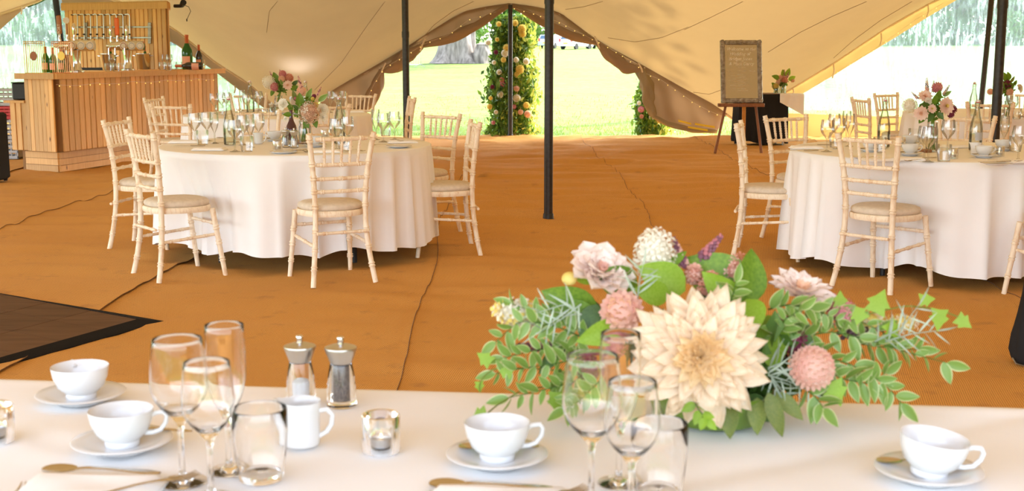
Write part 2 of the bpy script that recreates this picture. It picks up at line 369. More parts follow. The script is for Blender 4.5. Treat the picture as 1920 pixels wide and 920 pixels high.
# ================================================================== tent shell
YB = 20.0                                                   # the far edge of the tent
def edge_pt(px, py): q = Q(px, py, YB); return q.x, q.z
EDGE = [edge_pt(*p) for p in [(-290, 215), (-200, 110), (-90, 55), (0, 25), (73, 0), (118, -28), (180, -15), (240, 8), (331, 53), (404, 114), (469, 155), (506, 187), (546, 220),
        (597, 187), (640, 159), (692, 130), (755, 93), (810, 57), (867, 22), (912, 12), (957, 6), (1002, 12), (1048, 22), (1123, 78), (1203, 121), (1277, 163), (1335, 194), (1381, 225),
        (1430, 195), (1477, 167), (1563, 115), (1657, 52), (1742, 4), (1800, -22), (1860, -36), (1930, -10), (2020, 60), (2100, 130), (2180, 200)]]
EX = np.array([e[0] for e in EDGE]); EZ = np.array([e[1] for e in EDGE])
def edge_z(x): return float(np.interp(x, EX, EZ))
XL, XR, YF = float(EX[0]) + .3, float(EX[-1]) - .2, -.6
ctrl = [(x, YB, edge_z(x)) for x in np.linspace(XL, XR, 44)]
for X in (XL, XR):
    for Y, z in ((17, 1.7), (14, 2.5), (11, 1.5), (8, 1.8), (5, 3.0), (2, 3.2)): ctrl.append((X, Y, z))
for X in np.linspace(XL, XR, 9): ctrl.append((X, YF, 3.0 + .25 * math.cos(X)))
ctrl += [(-1.08, 13, 3.3), (.29, 10.1, 3.7), (3.83, 9.9, 3.6), (-5, 9.5, 3.4), (-3, 4, 3.6), (3, 4, 3.6), (7, 10, 3.1), (-7.5, 13, 2.9), (6.5, 14, 3.0), (.1, 16.5, 2.75), (-2, 17, 2.0), (-4.7, 17.2, 2.25), (-5.2, 18.2, 2.25), (-3.4, 17, 1.75), (3.6, 17, 1.75), (1.9, 17, 2.1), (-3.6, 14.5, 2.6), (3.3, 14, 2.7)]
C_ = np.array(ctrl)
def tpsk(r2): return np.where(r2 > 1e-9, .5 * r2 * np.log(np.maximum(r2, 1e-12)), 0)
n_ = len(C_); d2 = ((C_[:, None, :2] - C_[None, :, :2]) ** 2).sum(-1)
A_ = np.zeros((n_ + 3, n_ + 3)); A_[:n_, :n_] = tpsk(d2) + np.eye(n_) * 1e-3
A_[:n_, n_] = 1; A_[:n_, n_ + 1:] = C_[:, :2]; A_[n_:, :n_] = A_[:n_, n_:].T
W_ = np.linalg.solve(A_, np.concatenate([C_[:, 2], np.zeros(3)]))
def roof_z(x, y):
    x = np.asarray(x, float); y = np.asarray(y, float)
    r2 = (x[..., None] - C_[:, 0]) ** 2 + (y[..., None] - C_[:, 1]) ** 2
    z = (tpsk(r2) * W_[:n_]).sum(-1) + W_[n_] + W_[n_ + 1] * x + W_[n_ + 2] * y
    b = np.clip((y - (YB - 1.0)) / 1.0, 0, 1) ** 2
    return z * (1 - b) + np.interp(x, EX, EZ) * b
gx = np.linspace(XL, XR, 150); gy = np.concatenate([np.linspace(YF, 14, 60), np.linspace(14.2, YB, 50)])
GX, GY = np.meshgrid(gx, gy); GZ = roof_z(GX, GY)
mb = MB(); nx = len(gx)
mb.raw(list(zip(GX.ravel(), GY.ravel(), GZ.ravel())), [(j * nx + i, j * nx + i + 1, j * nx + nx + i + 1, j * nx + nx + i) for j in range(len(gy) - 1) for i in range(nx - 1)])
ceil = tag(mb.obj('ceiling', M['roof'], smooth='all'), kind='structure')
ceil['label'] = 'sand coloured stretch tent roof sweeping down in lobes'
def on_roof(px, py):
    d = ray(px, py); ts = np.linspace(7, 20.2, 500) / d.y
    h = CH + d.z * ts - roof_z(d.x * ts, np.minimum(d.y * ts, YB))
    k = np.where((h[:-1] < 0) & (h[1:] >= 0))[0]
    if len(k) == 0: return None
    k = k[0]; t_ = ts[k] + (ts[k + 1] - ts[k]) * (-h[k]) / (h[k + 1] - h[k]); return Vector((d.x * t_, d.y * t_, CH + d.z * t_ - .006))
def spline(pts, n):
    pts = np.array(pts, float); s = np.concatenate([[0], np.cumsum(np.linalg.norm(np.diff(pts, axis=0), axis=1))]); u = np.linspace(0, s[-1], n)
    return np.stack([np.interp(u, s, pts[:, k]) for k in range(pts.shape[1])], 1)
for path in ([(722, 2), (690, 45), (640, 117), (590, 168)], [(888, 2), (850, 20), (815, 45), (797, 65)], [(1060, 17), (1095, 12), (1130, 2)], [(1283, 55), (1330, 33), (1393, 2)], [(1440, 97), (1500, 60), (1560, 30), (1625, 2)],
             [(1563, 108), (1600, 75), (1650, 38), (1710, 2)], [(1140, 70), (1190, 78), (1240, 70), (1290, 50)], [(500, 60), (505, 20), (520, 2)], [(1300, 172), (1330, 176), (1360, 165)]):
    pts = [on_roof(*p) for p in spline(path, 22)]; pts = [p for p in pts if p]
    if len(pts) > 3: MB().tube(pts, .0035, 4).obj('seam', M['seam'], ceil)
# edge webbing of the roof, one run for each side of an arch
def edge_run(p0, p1, off=-.02):
    xs = np.linspace(Q(p0, 100, YB).x, Q(p1, 100, YB).x, 40); MB().tube([(x, YB - .03, edge_z(x) + off) for x in xs], .022, 6).obj('edge_webbing', M['rope'], ceil)
for a_, b_ in ((-250, 118), (118, 546), (546, 957), (957, 1381), (1381, 1860)): edge_run(a_, b_)
# valances hang from the roof edge
def sheet(name, top, bot, n, rows, mat, y0, wav=.03, parent=None, seed=0, smooth='all', yd=0):
    T = spline(top, n); B = spline(bot, n); r_ = np.random.default_rng(seed); ph = r_.uniform(0, 6, 4)
    def fn(u, v):
        i = min(int(round(u * (n - 1))), n - 1); x = T[i, 0] * (1 - v) + B[i, 0] * v; z = T[i, 1] * (1 - v) + B[i, 1] * v
        y = y0 + yd * v + wav * (math.sin(x * 7 + ph[0]) * .6 + math.sin(x * 17 + z * 5 + ph[1]) * .4 + math.sin(z * 11 + x * 3 + ph[2]) * .4) * min(1, v * 3)
        return (x, y, z)
    return MB().grid(fn, n, rows).obj(name, mat, parent, smooth)
def E(*pts): return [edge_pt(*p) for p in pts]
def er(a, b, n=14): return [(x, edge_z(x)) for x in np.linspace(Q(a, 100, YB).x, Q(b, 100, YB).x, n)]
sheet('valance', er(-250, 95), E((-250, 190), (-100, 110), (0, 57), (62, 3), (95, -20)), 40, 6, M['drape'], YB - .02, .02, ceil, 1)
sheet('valance', er(118, 546), E((118, 10), (240, 35), (331, 84), (395, 128), (452, 171), (546, 238)), 40, 6, M['drape'], YB - .02, .02, ceil, 2)
sheet('valance', er(1381, 1930), E((1381, 250), (1440, 217), (1497, 180), (1577, 132), (1657, 83), (1730, 38), (1792, 0), (1930, -10)), 50, 6, M['skirt'], YB - .02, .02, ceil, 3)
def toggle(px, py, h):
    q = Q(px, py, YB - .08); MB().tube([(q.x, q.y, q.z), (q.x + .01, q.y - .01, q.z - h * .5), (q.x - .01, q.y, q.z - h)], .012, 5).obj('toggle_loop', M['rope'], ceil)
for p in ((1652, 62, .2), (1563, 120, .22), (1740, 8, .2), (1487, 165, .12), (440, 160, .12), (383, 112, .14), (40, 12, .12)): toggle(*p)
# entrance drapes, gathered up and tied
dl = thing('entrance_drape', 'brown tent wall tied up in swags on the tree-trunk side of the entrance', 'drape', (Q(720, 130, YB).x, YB - .1, 0))
def P0(o): return Vector((-o.location.x, -o.location.y, -o.location.z))
def sub(o, child): child.matrix_basis = Matrix.Translation(P0(o)) @ child.matrix_basis; return child
def roll(pts, rad, y, n=40, seed=1):
    c = spline([edge_pt(*p) for p in pts], n); r_ = np.random.default_rng(seed)
    r = spline([(i, k) for i, k in enumerate(rad)], n)[:, 1]
    mbx = MB(); seg = 18; ph = r_.uniform(0, 6, 3)
    def fn(u, v):
        i = min(int(round(v * (n - 1))), n - 1); a = 2 * PI * u
        k = 1 + .16 * math.sin(3 * a + v * 9 + ph[0]) + .10 * math.sin(5 * a - v * 14 + ph[1]) + .05 * math.sin(11 * a + v * 5)
        t_ = c[min(i + 1, n - 1)] - c[max(i - 1, 0)]; t_ = t_ / np.linalg.norm(t_); nn = np.array([-t_[1], t_[0]])
        q = c[i] + nn * math.cos(a) * r[i] * k; return (q[0], y + math.sin(a) * r[i] * k * .8, q[1])
    return mbx.grid(fn, seg, n, wrap=True)
sub(dl, sheet('wall_panel', er(600, 957), E((600, 200), (650, 215), (690, 196), (712, 140), (760, 110), (795, 84), (845, 70), (900, 44), (957, 9)), 70, 10, M['drape'], YB - .06, .05, dl, 5))
sub(dl, roll([(955, 9), (900, 46), (845, 72), (792, 86)], [.03, .06, .075, .04], YB - .12, seed=2).obj('rolled_swag', M['drape'], dl, 'all'))
sub(dl, roll([(792, 86), (765, 105), (742, 124), (718, 132)], [.04, .10, .11, .04], YB - .14, seed=3).obj('rolled_swag', M['drape'], dl, 'all'))
sub(dl, roll([(718, 130), (709, 158), (697, 190), (680, 205), (650, 214)], [.04, .10, .10, .07, .04], YB - .16, seed=4).obj('hanging_gather', M['drape'], dl, 'all'))
for p in ((792, 85), (718, 130)):
    q = Q(*p, YB - .15); sub(dl, MB().tube([(q.x + .05, q.y - .05, q.z + .1), (q.x, q.y - .08, q.z), (q.x - .03, q.y - .02, q.z - .08), (q.x - .06, q.y + .05, q.z + .02)], .014, 6).obj('tie', M['rope'], dl))
dr = thing('entrance_drape', 'brown tent wall tied up in swags beside the easel, hem marked with yellow strips', 'drape', (Q(1270, 130, YB).x, YB - .1, 0))
sub(dr, sheet('wall_panel', er(957, 1365), E((957, 9), (1017, 42), (1073, 66), (1120, 80), (1150, 112), (1185, 128), (1206, 165), (1212, 200), (1222, 218), (1250, 233), (1295, 243), (1342, 248), (1352, 232)), 90, 14, M['drape'], YB - .06, .07, dr, 8))
sub(dr, roll([(960, 10), (1017, 43), (1073, 68), (1120, 81)], [.03, .055, .07, .04], YB - .12, seed=5).obj('rolled_swag', M['drape'], dr, 'all'))
sub(dr, roll([(1120, 81), (1142, 104), (1172, 127), (1202, 129)], [.04, .09, .09, .04], YB - .14, seed=6).obj('rolled_swag', M['drape'], dr, 'all'))
sub(dr, roll([(1202, 129), (1211, 160), (1214, 190), (1224, 216)], [.04, .10, .09, .05], YB - .16, seed=7).obj('hanging_gather', M['roof'], dr, 'all'))
sub(dr, roll([(1222, 216), (1250, 232), (1295, 242), (1342, 246)], [.03, .04, .04, .03], YB - .12, seed=9).obj('rolled_hem', M['roof'], dr, 'all'))
for a_, b_ in (((1272, 228), (1296, 234)), ((1303, 234), (1340, 240)), ((1290, 240), (1327, 246))):
    p, q = Q(*a_, YB - .2), Q(*b_, YB - .2); sub(dr, MB().raw([p, q, q + Vector((0, 0, .03)), p + Vector((0, 0, .03)), p + Vector((0, .01, 0)), q + Vector((0, .01, 0)), q + Vector((0, .01, .03)), p + Vector((0, .01, .03))], [(0, 1, 2, 3), (7, 6, 5, 4), (3, 2, 6, 7), (0, 4, 5, 1), (1, 5, 6, 2), (0, 3, 7, 4)]).obj('yellow_strip', M['yellow'], dr, False))
for p in ((1120, 80), (1202, 129)):
    q = Q(*p, YB - .15); sub(dr, MB().tube([(q.x - .05, q.y - .05, q.z + .1), (q.x, q.y - .08, q.z), (q.x + .03, q.y - .02, q.z - .08), (q.x + .06, q.y + .05, q.z + .02)], .014, 6).obj('tie', M['rope'], dr))
# clear side walls and the skirts under them
def clear_wall(name, a, b, zb, seed, label):
    xs = np.linspace(Q(a, 100, YB).x, Q(b, 100, YB).x, 60); top = [(x, max(edge_z(x) - .05, zb + .02)) for x in xs]; bot = [(x, zb) for x in xs]
    o = sheet(name, top, bot, 60, 24, M['pvc'], YB + .05, .035, None, seed); tag(o, kind='structure'); o['label'] = label; return o
clear_wall('window_1', -250, 520, .33, 11, 'scuffed clear plastic tent wall behind the bar'); clear_wall('window_2', 1400, 2080, .42, 12, 'scuffed clear plastic tent wall beside the black-draped table')
o = sheet('wall_left', E((-290, 215), (0, 222), (300, 215), (620, 217)), E((-290, 257), (0, 257), (300, 256), (620, 256)), 50, 5, M['skirt'], YB, .04, None, 13); tag(o, kind='structure')
o = sheet('wall_right', E((1405, 210), (1501, 213), (1631, 218), (1685, 219), (1900, 214), (2080, 214)), E((1405, 256), (1501, 256), (1631, 257), (1685, 257), (1900, 257), (2080, 257)), 50, 5, M['skirt'], YB, .04, None, 14); tag(o, kind='structure')
# unseen side and front walls, added to cut the daylight from the right
def side_wall(name, p0, p1, n, seed):
    r_ = np.random.default_rng(seed); ph_ = r_.uniform(0, 6, 3); p0, p1 = Vector(p0), Vector(p1); nn = Vector((-(p1 - p0).y, (p1 - p0).x, 0)).normalized()
    def fn(u, v):
        b_ = p0.lerp(p1, u); h = float(roof_z(b_.x, b_.y)) - .03; s_ = u * (p1 - p0).length; q_ = b_ + nn * .05 * math.sin(s_ * 9 + ph_[0] + 1.5 * math.sin(s_ * 2)) * (1 - v * .6); return (q_.x, q_.y, h * v)
    o = MB().grid(fn, n, 8).obj(name, M['drape'], None, 'all'); tag(o, kind='structure'); return o
side_wall('wall_side_added', (XR - .05, 16.5, 0), (XR - .05, -.5, 0), 140, 3); side_wall('wall_front_added', (XR - .1, -.5, 0), (3.0, -.5, 0), 60, 4)
# poles
def pole(px, base, Y, top, rad, label, mat='polecol', top_px=None, plate=True):
    X = (px - 960) * Y / FPX if base is None else G(px, base).x
    if base is not None: Y = G(px, base).y
    t_ = thing('tent_pole', label, 'tent pole', (X, Y, 0)); dx = 0 if top_px is None else top_px; top = min(top, float(roof_z(X + dx, min(Y, YB))) - .05)
    MB().tube([(0, 0, .012), (dx * .5, 0, top / 2), (dx, 0, top)], rad, 16).obj('shaft', M[mat], t_)
    if plate: MB().lathe([(.0, 0), (.075, 0), (.07, .012), (.045, .02), (.042, .06), (rad + .002, .065)], 16).obj('foot', M['black'], t_)
    if plate and not dx: MB().lathe([(rad + .001, top * .48), (rad + .004, top * .48), (rad + .004, top * .50), (rad + .001, top * .50)], 16).obj('collar', M[mat], t_)
    return t_
pole(1028, 414, 0, 3.72, .036, 'black tent pole standing alone in the open matting')
pole(763, None, 13.45, 3.32, .036, 'black tent pole behind the round table with the brown bottle vase')
pole(1864, None, 9.9, 3.62, .037, 'thick black tent pole behind the round table with pale dahlias')
pole(957, None, 19.75, edge_z(0) - .02, .035, 'black entrance pole twined into the flower column')
pole(1832, None, 18.8, 2.5, .04, 'slim leaning grey-black pole against the clear tent wall', top_px=.10)
pole(140, None, 19.0, 2.45, .045, 'dark blue pole behind the timber bar', 'bluepole', top_px=-.19)
# fairy lights
def lights(name, pts, label, n, seed=0, sag=.0):
    pts = [Vector(p) for p in pts]; c = spline([tuple(p) for p in pts], 60); t_ = thing('fairy_lights', label, 'fairy lights', tuple(c[0]))
    MB().tube([Vector(p) - Vector(c[0]) for p in c], .0022, 3).obj('wire', M['rope'], t_, False)
    ms = MB().ball((0, 0, 0), .006, 6, 4).mesh('bulb', M['bulb'])
    for k in range(n): q = c[int((k + .5) / n * 59)] - c[0]; inst('bulb', ms, t_, (q[0], q[1] - .01, q[2] - .012))
def qq(pts, Y): return [Q(a, b, Y) for a, b in pts]
lights('f', qq([(1212, 138), (1240, 150), (1272, 172), (1300, 192), (1330, 208), (1355, 218)], YB - .2), 'fairy lights strung over the drape beside the easel', 9)
lights('f', qq([(960, 14), (1000, 25), (1050, 42), (1100, 68), (1130, 82), (1170, 106), (1205, 130)], YB - .25), 'fairy lights above the easel-side swags of the entrance', 16)
lights('f', qq([(930, 22), (880, 36), (840, 66), (800, 80), (760, 104), (720, 128), (700, 160), (690, 182)], YB - .28), 'fairy lights along the trunk-side swags of the entrance', 14)
lights('f', qq([(1490, 186), (1560, 140), (1640, 92), (1720, 35), (1770, 5)], YB - .12), 'fairy lights along the valance of the clear tent wall', 12)
lights('f', qq([(330, 82), (380, 122), (440, 162), (480, 195)], YB - .12), 'fairy lights along the valance beside the bar', 7)
# ------------------------------------------------------------------ floor
fl = MB(); fl.box((0, 8.2, -.11), (20.4, 24.4, .2)); floor = tag(fl.obj('floor', M['coir'], None, False), kind='structure'); floor['label'] = 'golden brown coir matting laid in strips'
seams = [-9.3, -7.5, -5.75, -4.02, -2.25, -.60, 1.06, 2.75, 4.45, 6.15, 7.9, 9.5]
_ph = rng.uniform(0, 6.28, 12)
def ripple(x, y):
    r = .0055 * math.sin(y * 7.5 + .8 * math.sin(x * 1.7 + _ph[0]) + _ph[1]) + .005 * math.sin(y * 12.3 + 1.3 * math.sin(x * 2.6 + _ph[2])) * math.sin(x * 1.1 + y * .35 + _ph[3])
    wv_ = y + .16 * math.sin(x * 1.9 + _ph[6]) + .10 * math.sin(x * 4.3 + y * .7 + _ph[7]); r += .011 * (abs(math.sin(wv_ * 6.3 + .9 * math.sin(y * .9 + x * .6))) ** 1.5 - .45) * (.55 + .45 * math.sin(x * .8 + y * .5 + _ph[8])) + .005 * math.sin(wv_ * 17 + 1.5 * math.sin(x * 3.3 + y))
    r += .004 * math.sin(y * 3.1 + x * 2.2 + _ph[4]) + .003 * math.sin(x * 6 + y * 2 + _ph[5]); far = min(1, max(.35, (y - 4) / 7))
    return max(0, .012 + r * far * (1.35 if x > -1 else .8) * 1.7)
def seam_x(k, y): return seams[k] + .05 * math.sin(y * .6 + k * 2.1) + .022 * math.sin(y * 1.9 + k)
for k in range(len(seams) - 1):
    ny = 190; nxm = 18
    def fn(u, v):
        y = 2.2 + v * 18.0; a_, b_ = seam_x(k, y), seam_x(k + 1, y) + .07
        x = a_ + (b_ - a_) * u; z = ripple(x, y) + (.004 if k % 2 else .0)
        if u > .97: z += .006
        return (x, y, z)
    MB().grid(fn, nxm, ny).obj('mat_strip', M['coir'], floor, 'all')
    if k: MB().tube([(seam_x(k, y) + .07, y, ripple(seam_x(k, y) + .07, y) + .010) for y in np.linspace(2.3, 20.1, 200)], .0023, 4).obj('mat_binding', M['seamedge'], floor)
# dance floor with black ramp edge
D0, D1, D2 = G(307, 607), G(-130, 532), G(-60, 711)          # tip, along far edge, along near edge
W0, W1, W2 = G(258, 599, .03), G(-130, 527, .03), G(-60, 688, .03)
df = thing('dance_floor', 'dark brown wooden dance floor with black ramp edging', 'dance floor', (W0.x, W0.y, 0)); o0 = Vector((W0.x, W0.y, 0))
e1 = (W1 - W0); e2 = (W2 - W0); n1, n2 = 4, 3
for i in range(5):
    for j in range(4):
        a_, b_ = i / 4, j / 4; g = .004
        def pt(s, r): return W0 + e1 * s + e2 * r - o0
        q = [pt(i / 5 + g / 3, j / 4 + g / 3), pt((i + 1) / 5 - g / 3, j / 4 + g / 3), pt((i + 1) / 5 - g / 3, (j + 1) / 4 - g / 3), pt(i / 5 + g / 3, (j + 1) / 4 - g / 3)]
        MB().raw([(p.x, p.y, .012) for p in q] + [(p.x, p.y, .032) for p in q], [(4, 5, 6, 7), (7, 6, 5, 4)][:1] + [(0, 1, 5, 4), (1, 2, 6, 5), (2, 3, 7, 6), (3, 0, 4, 7)]).obj('board_panel', M['dance'], df, False)
def ramp_edge(a, b, c, d):
    v = [a - o0, b - o0, c - o0, d - o0]; MB().raw([(p.x, p.y, .034) for p in v[:2]] + [(p.x, p.y, .016) for p in v[2:]] + [(p.x, p.y, 0.0) for p in v], [(0, 1, 2, 3), (0, 4, 5, 1), (1, 5, 6, 2), (2, 6, 7, 3), (3, 7, 4, 0)]).obj('ramp_edging', M['blackrub'], df, False)
ramp_edge(W0, W1, D1, D0); ramp_edge(W2, W0, D0, D2)
# ------------------------------------------------------------------ outdoors
def gz(y): return max(0, (y - 21) * .0122) - .03
def fn(u, v):
    y = -60 + 80.5 * min(1, v * 4) if v < .25 else 20.5 + (v - .25) / .75 * 280; x = (u - .5) * 300
    return (x, y, (gz(y) + .10 * math.sin(x * .21 + y * .1) * min(1, max(0, (y - 25) / 20)) * .6) if y > 20.5 else -.03 - .2 * (y < 20.2))
ground = tag(MB().grid(fn, 60, 121).obj('ground', M['meadow'], None, 'all'), 'sunlit meadow grass sloping up beyond the tent', None, None, 'structure')
mb = MB(); r_ = np.random.default_rng(5)
for k in range(15000):
    y = 20.45 + abs(r_.normal()) * 2.2 if k % 3 else r_.uniform(20.5, 34); x = r_.uniform(-.46, .46) * y
    if abs(x) < .5 and y < 21 or abs(x - 2.25) < .45 and y < 21: continue
    a_ = r_.uniform(0, PI); h = r_.uniform(.03, .075); dx, dy = math.cos(a_) * .007, math.sin(a_) * .007; lx, ly = r_.normal(0, .02, 2); z = gz(y)
    mb.raw([(x - dx, y - dy, z), (x + dx, y + dy, z), (x + lx, y + ly, z + h)], [(0, 1, 2)])
tag(mb.obj('meadow_grass', M['grass'], None, False), 'short tufted grass at the tent edge', 'grass', None, 'stuff')
# old oak
def gnarly(h, r0, seed, flare=1.0, ell=1.0):
    r_ = np.random.default_rng(seed); ph = r_.uniform(0, 6.28, 8)
    def fn(u, v):
        a_ = 2 * PI * u; k = 1 + flare * math.exp(-v * h / .55) * (.55 + .35 * math.sin(5 * a_ + ph[0])) + .07 * math.sin(7 * a_ + v * 3 + ph[1]) + .05 * math.sin(13 * a_ - v * 5 + ph[2]) + .06 * math.sin(3 * a_ + v * 9 + ph[3])
        rr = r0 * k * (1 - .18 * v + .10 * math.sin(v * 5 + ph[4])); return (rr * math.cos(a_) * ell, rr * math.sin(a_), v * h)
    return fn
tp = Q(858, 124, 70); tz = gz(70)
oak = thing('oak_tree', 'ancient oak with a broad gnarled grey trunk on the meadow', 'tree', (tp.x, 70, tz))
MB().grid(gnarly(7.0, .88, 3), 56, 40, wrap=True).obj('trunk', M['bark'], oak, 'all')
mb = MB()
for k in range(7):
    a_ = r_.uniform(0, 2 * PI); e = Vector((math.cos(a_) * r_.uniform(4, 7), math.sin(a_) * r_.uniform(3, 6), r_.uniform(7.5, 12)))
    MB().tube([(0, 0, 5.5), e * .5 + Vector((0, 0, 4)), e], [.45, .3, .12], 8).obj('bough', M['bark'], oak)
def leaf_cloud(n, rx, ry, rz, size, seed, hollow=.5):
    r_ = np.random.default_rng(seed); mb = MB(); d = r_.normal(size=(n, 3)); d /= np.linalg.norm(d, axis=1)[:, None]
    lump = 1 + .22 * np.sin(d[:, 0] * 5 + seed) * np.sin(d[:, 1] * 4 + 1) + .15 * np.sin(d[:, 2] * 7 + d[:, 0] * 6)
    rad = (hollow + (1 - hollow) * r_.uniform(size=n) ** .5) * lump; p = d * rad[:, None] * np.array([rx, ry, rz])
    v = []; f = []
    for k in range(n):
        e = Euler(r_.uniform(0, 6.28, 3)).to_matrix(); s_ = size * r_.uniform(.6, 1.4); q = Vector(p[k])
        b0 = len(v); v += [q + e @ Vector(c) * s_ for c in ((-.9, 0, 0), (0, -.5, .12), (.9, 0, 0), (0, .5, .12))]; f.append((b0, b0 + 1, b0 + 2, b0 + 3))
    return mb.raw(v, f)
tag(leaf_cloud(5000, 9, 8, 4.2, .34, 4).obj('crown', M['leaf_tree'], oak, False, (0, 0, 12.5)), kind='stuff')
lime = thing('shade_tree', 'unseen leafy tree added just outside to shade the bar side of the roof', 'tree', (4.7, 26.2, gz(26.2)))  # added out of view, its crown darkens the bar-side roof lobe
MB().tube([(0, 0, -.05), (.05, 0, 3), (-.1, .1, 7), (0, 0, 11)], [.34, .25, .2, .08], 12).obj('trunk', M['bark'], lime)
for k in range(8):
    a_ = k * .9; e = Vector((math.cos(a_) * 3, math.sin(a_) * 3, 10 + (k % 3))); MB().tube([(0, 0, 6.5 + .3 * k), e * .5 + Vector((0, 0, 4.2)), e], [.12, .08, .03], 6).obj('bough', M['bark'], lime)
tag(leaf_cloud(5200, 4.6, 4.2, 3.4, .26, 9, .25).obj('crown', M['leaf_tree'], lime, False, (0, 0, 11)), kind='stuff')
sp = Q(904, 126, 69)
st = thing('tree_stump', 'broad grey burred stump beside the old oak', 'stump', (sp.x, 69, gz(69))); MB().grid(gnarly(1.05, .40, 8, .5), 40, 16, wrap=True).obj('stump_wood', M['bark'], st, 'all'); MB().grid(lambda u, v: (.36 * v * math.cos(2 * PI * u), .36 * v * math.sin(2 * PI * u), 1.04 + .12 * (1 - v)), 30, 5, wrap=True).obj('stump_top', M['bark'], st, 'all')
# tree belt beyond the cars
belt = [leaf_cloud(2600, 6.5, 5, 7.5, .55, 20 + k, .55).mesh('crown', M['leaf_tree'], False) for k in range(3)]
tmesh = MB().tube([(0, 0, 0), (.1, 0, 3), (0, 0, 8)], [.5, .38, .25], 8).mesh('trunk', M['bark'])
low = [leaf_cloud(900, 4.5, 3, 2.6, .4, 40 + k, .4).mesh('foliage', M['leaf_tree'], False) for k in range(2)]
for k in range(22):
    x = -92 + k * 8.4 + r_.uniform(-1.5, 1.5); y = r_.uniform(172, 205); s_ = r_.uniform(.9, 1.3)
    t_ = thing('broadleaf_tree', 'leafy green tree in the belt beyond the parked cars', 'tree', (x, y, gz(y)), r_.uniform(0, 6), 'trees beyond the cars'); t_.scale = (s_,) * 3
    inst('trunk', tmesh, t_); tag(inst('crown', belt[k % 3], t_, (0, 0, 9.5)), kind='stuff')
for k in range(20):
    x = -84 + k * 8.8 + r_.uniform(-2, 2); y = r_.uniform(160, 170)
    t_ = thing('hedge_shrub', 'low round shrub at the foot of the tree belt', 'shrub', (x, y, gz(y)), r_.uniform(0, 6), 'shrubs beyond the cars')
    tag(inst('foliage', low[k % 2], t_, (0, 0, 1.7)), kind='stuff'); MB().tube([(0, 0, 0), (.1, 0, 1)], .1, 6).obj('stem', M['bark'], t_)
# parked cars
def car(px, py, Y, rz, paint, label):
    q = Q(px, py, Y); t_ = thing('car', label, 'car', (q.x, Y, gz(Y)), rz)
    side = [(-1.9, .35), (-1.95, .75), (-1.8, 1.0), (-1.55, 1.42), (.35, 1.46), (1.0, .98), (1.75, .85), (1.95, .62), (1.93, .32)]
    def prof(w, ins=0): return [(x, w, z) for x, z in side]
    v = [(x, -.82 + (.12 if z > 1.1 else 0), z) for x, z in side] + [(x, .82 - (.12 if z > 1.1 else 0), z) for x, z in side]; n = len(side)
    MB().raw(v, [tuple(range(n)), tuple(reversed(range(n, 2 * n)))] + [(i, n + i, n + (i + 1) % n, (i + 1) % n) for i in range(n)]).obj('body', paint, t_, 20)
    for s_ in (-1, 1): MB().raw([(-1.5, s_ * .80, 1.02), (.75, s_ * .80, 1.0), (.28, s_ * .72, 1.36), (-1.4, s_ * .72, 1.34)], [(0, 1, 2, 3)] if s_ < 0 else [(3, 2, 1, 0)]).obj('side_window', M['carglass'], t_, False)
    MB().raw([(-1.82, -.64, 1.04), (-1.82, .64, 1.04), (-1.60, .58, 1.36), (-1.60, -.58, 1.36)], [(3, 2, 1, 0)]).obj('rear_window', M['carglass'], t_, False)
    MB().raw([(.42, -.64, 1.40), (.42, .64, 1.40), (.98, .70, 1.01), (.98, -.70, 1.01)], [(3, 2, 1, 0), (0, 1, 2, 3)][:1]).obj('windscreen', M['carglass'], t_, False)
    for x in (-1.2, 1.25):
        for s_ in (-1, 1): MB().lathe([(0, -.09), (.3, -.09), (.32, -.05), (.32, .05), (.3, .09), (0, .09)], 16).obj('wheel', M['tyre'], t_, True, (x, s_ * .76, .32), (PI / 2, 0, 0))
    for s_ in (-1, 1): MB().box((-1.93, s_ * .68, .92), (.06, .16, .3)).obj('tail_light', M['tail'], t_, False)
    MB().box((-1.965, 0, .62), (.03, .5, .12)).obj('number_plate', M['plate'], t_, False)
car(1080, 96, 125, math.radians(55), M['carwhite'], 'white hatchback parked side-on beyond the meadow')
car(1036, 94, 131, math.radians(65), M['carsilver'], 'pale silver car parked next to the white hatchback'); car(1121, 95, 130, math.radians(70), M['cardark'], 'dark car parked beyond the white hatchback')
# crowd barrier
q = Q(783, 128, 62); br = thing('crowd_barrier', 'galvanised steel crowd barrier standing near the oak', 'barrier', (q.x - .5, 62, gz(62)), .9)
MB().tube([(-1, 0, .12), (-1, 0, 1.1), (1, 0, 1.1), (1, 0, .12), (-1, 0, .12)], .02, 6).obj('frame', M['galv'], br)
for k in range(12): MB().tube([(-.85 + k * .155, 0, .12), (-.85 + k * .155, 0, 1.1)], .009, 5).obj('bar', M['galv'], br)
for x in (-.9, .9): MB().tube([(x, -.35, 0), (x, -.05, .14), (x, .05, .14), (x, .35, 0)], .018, 6).obj('foot', M['galv'], br)
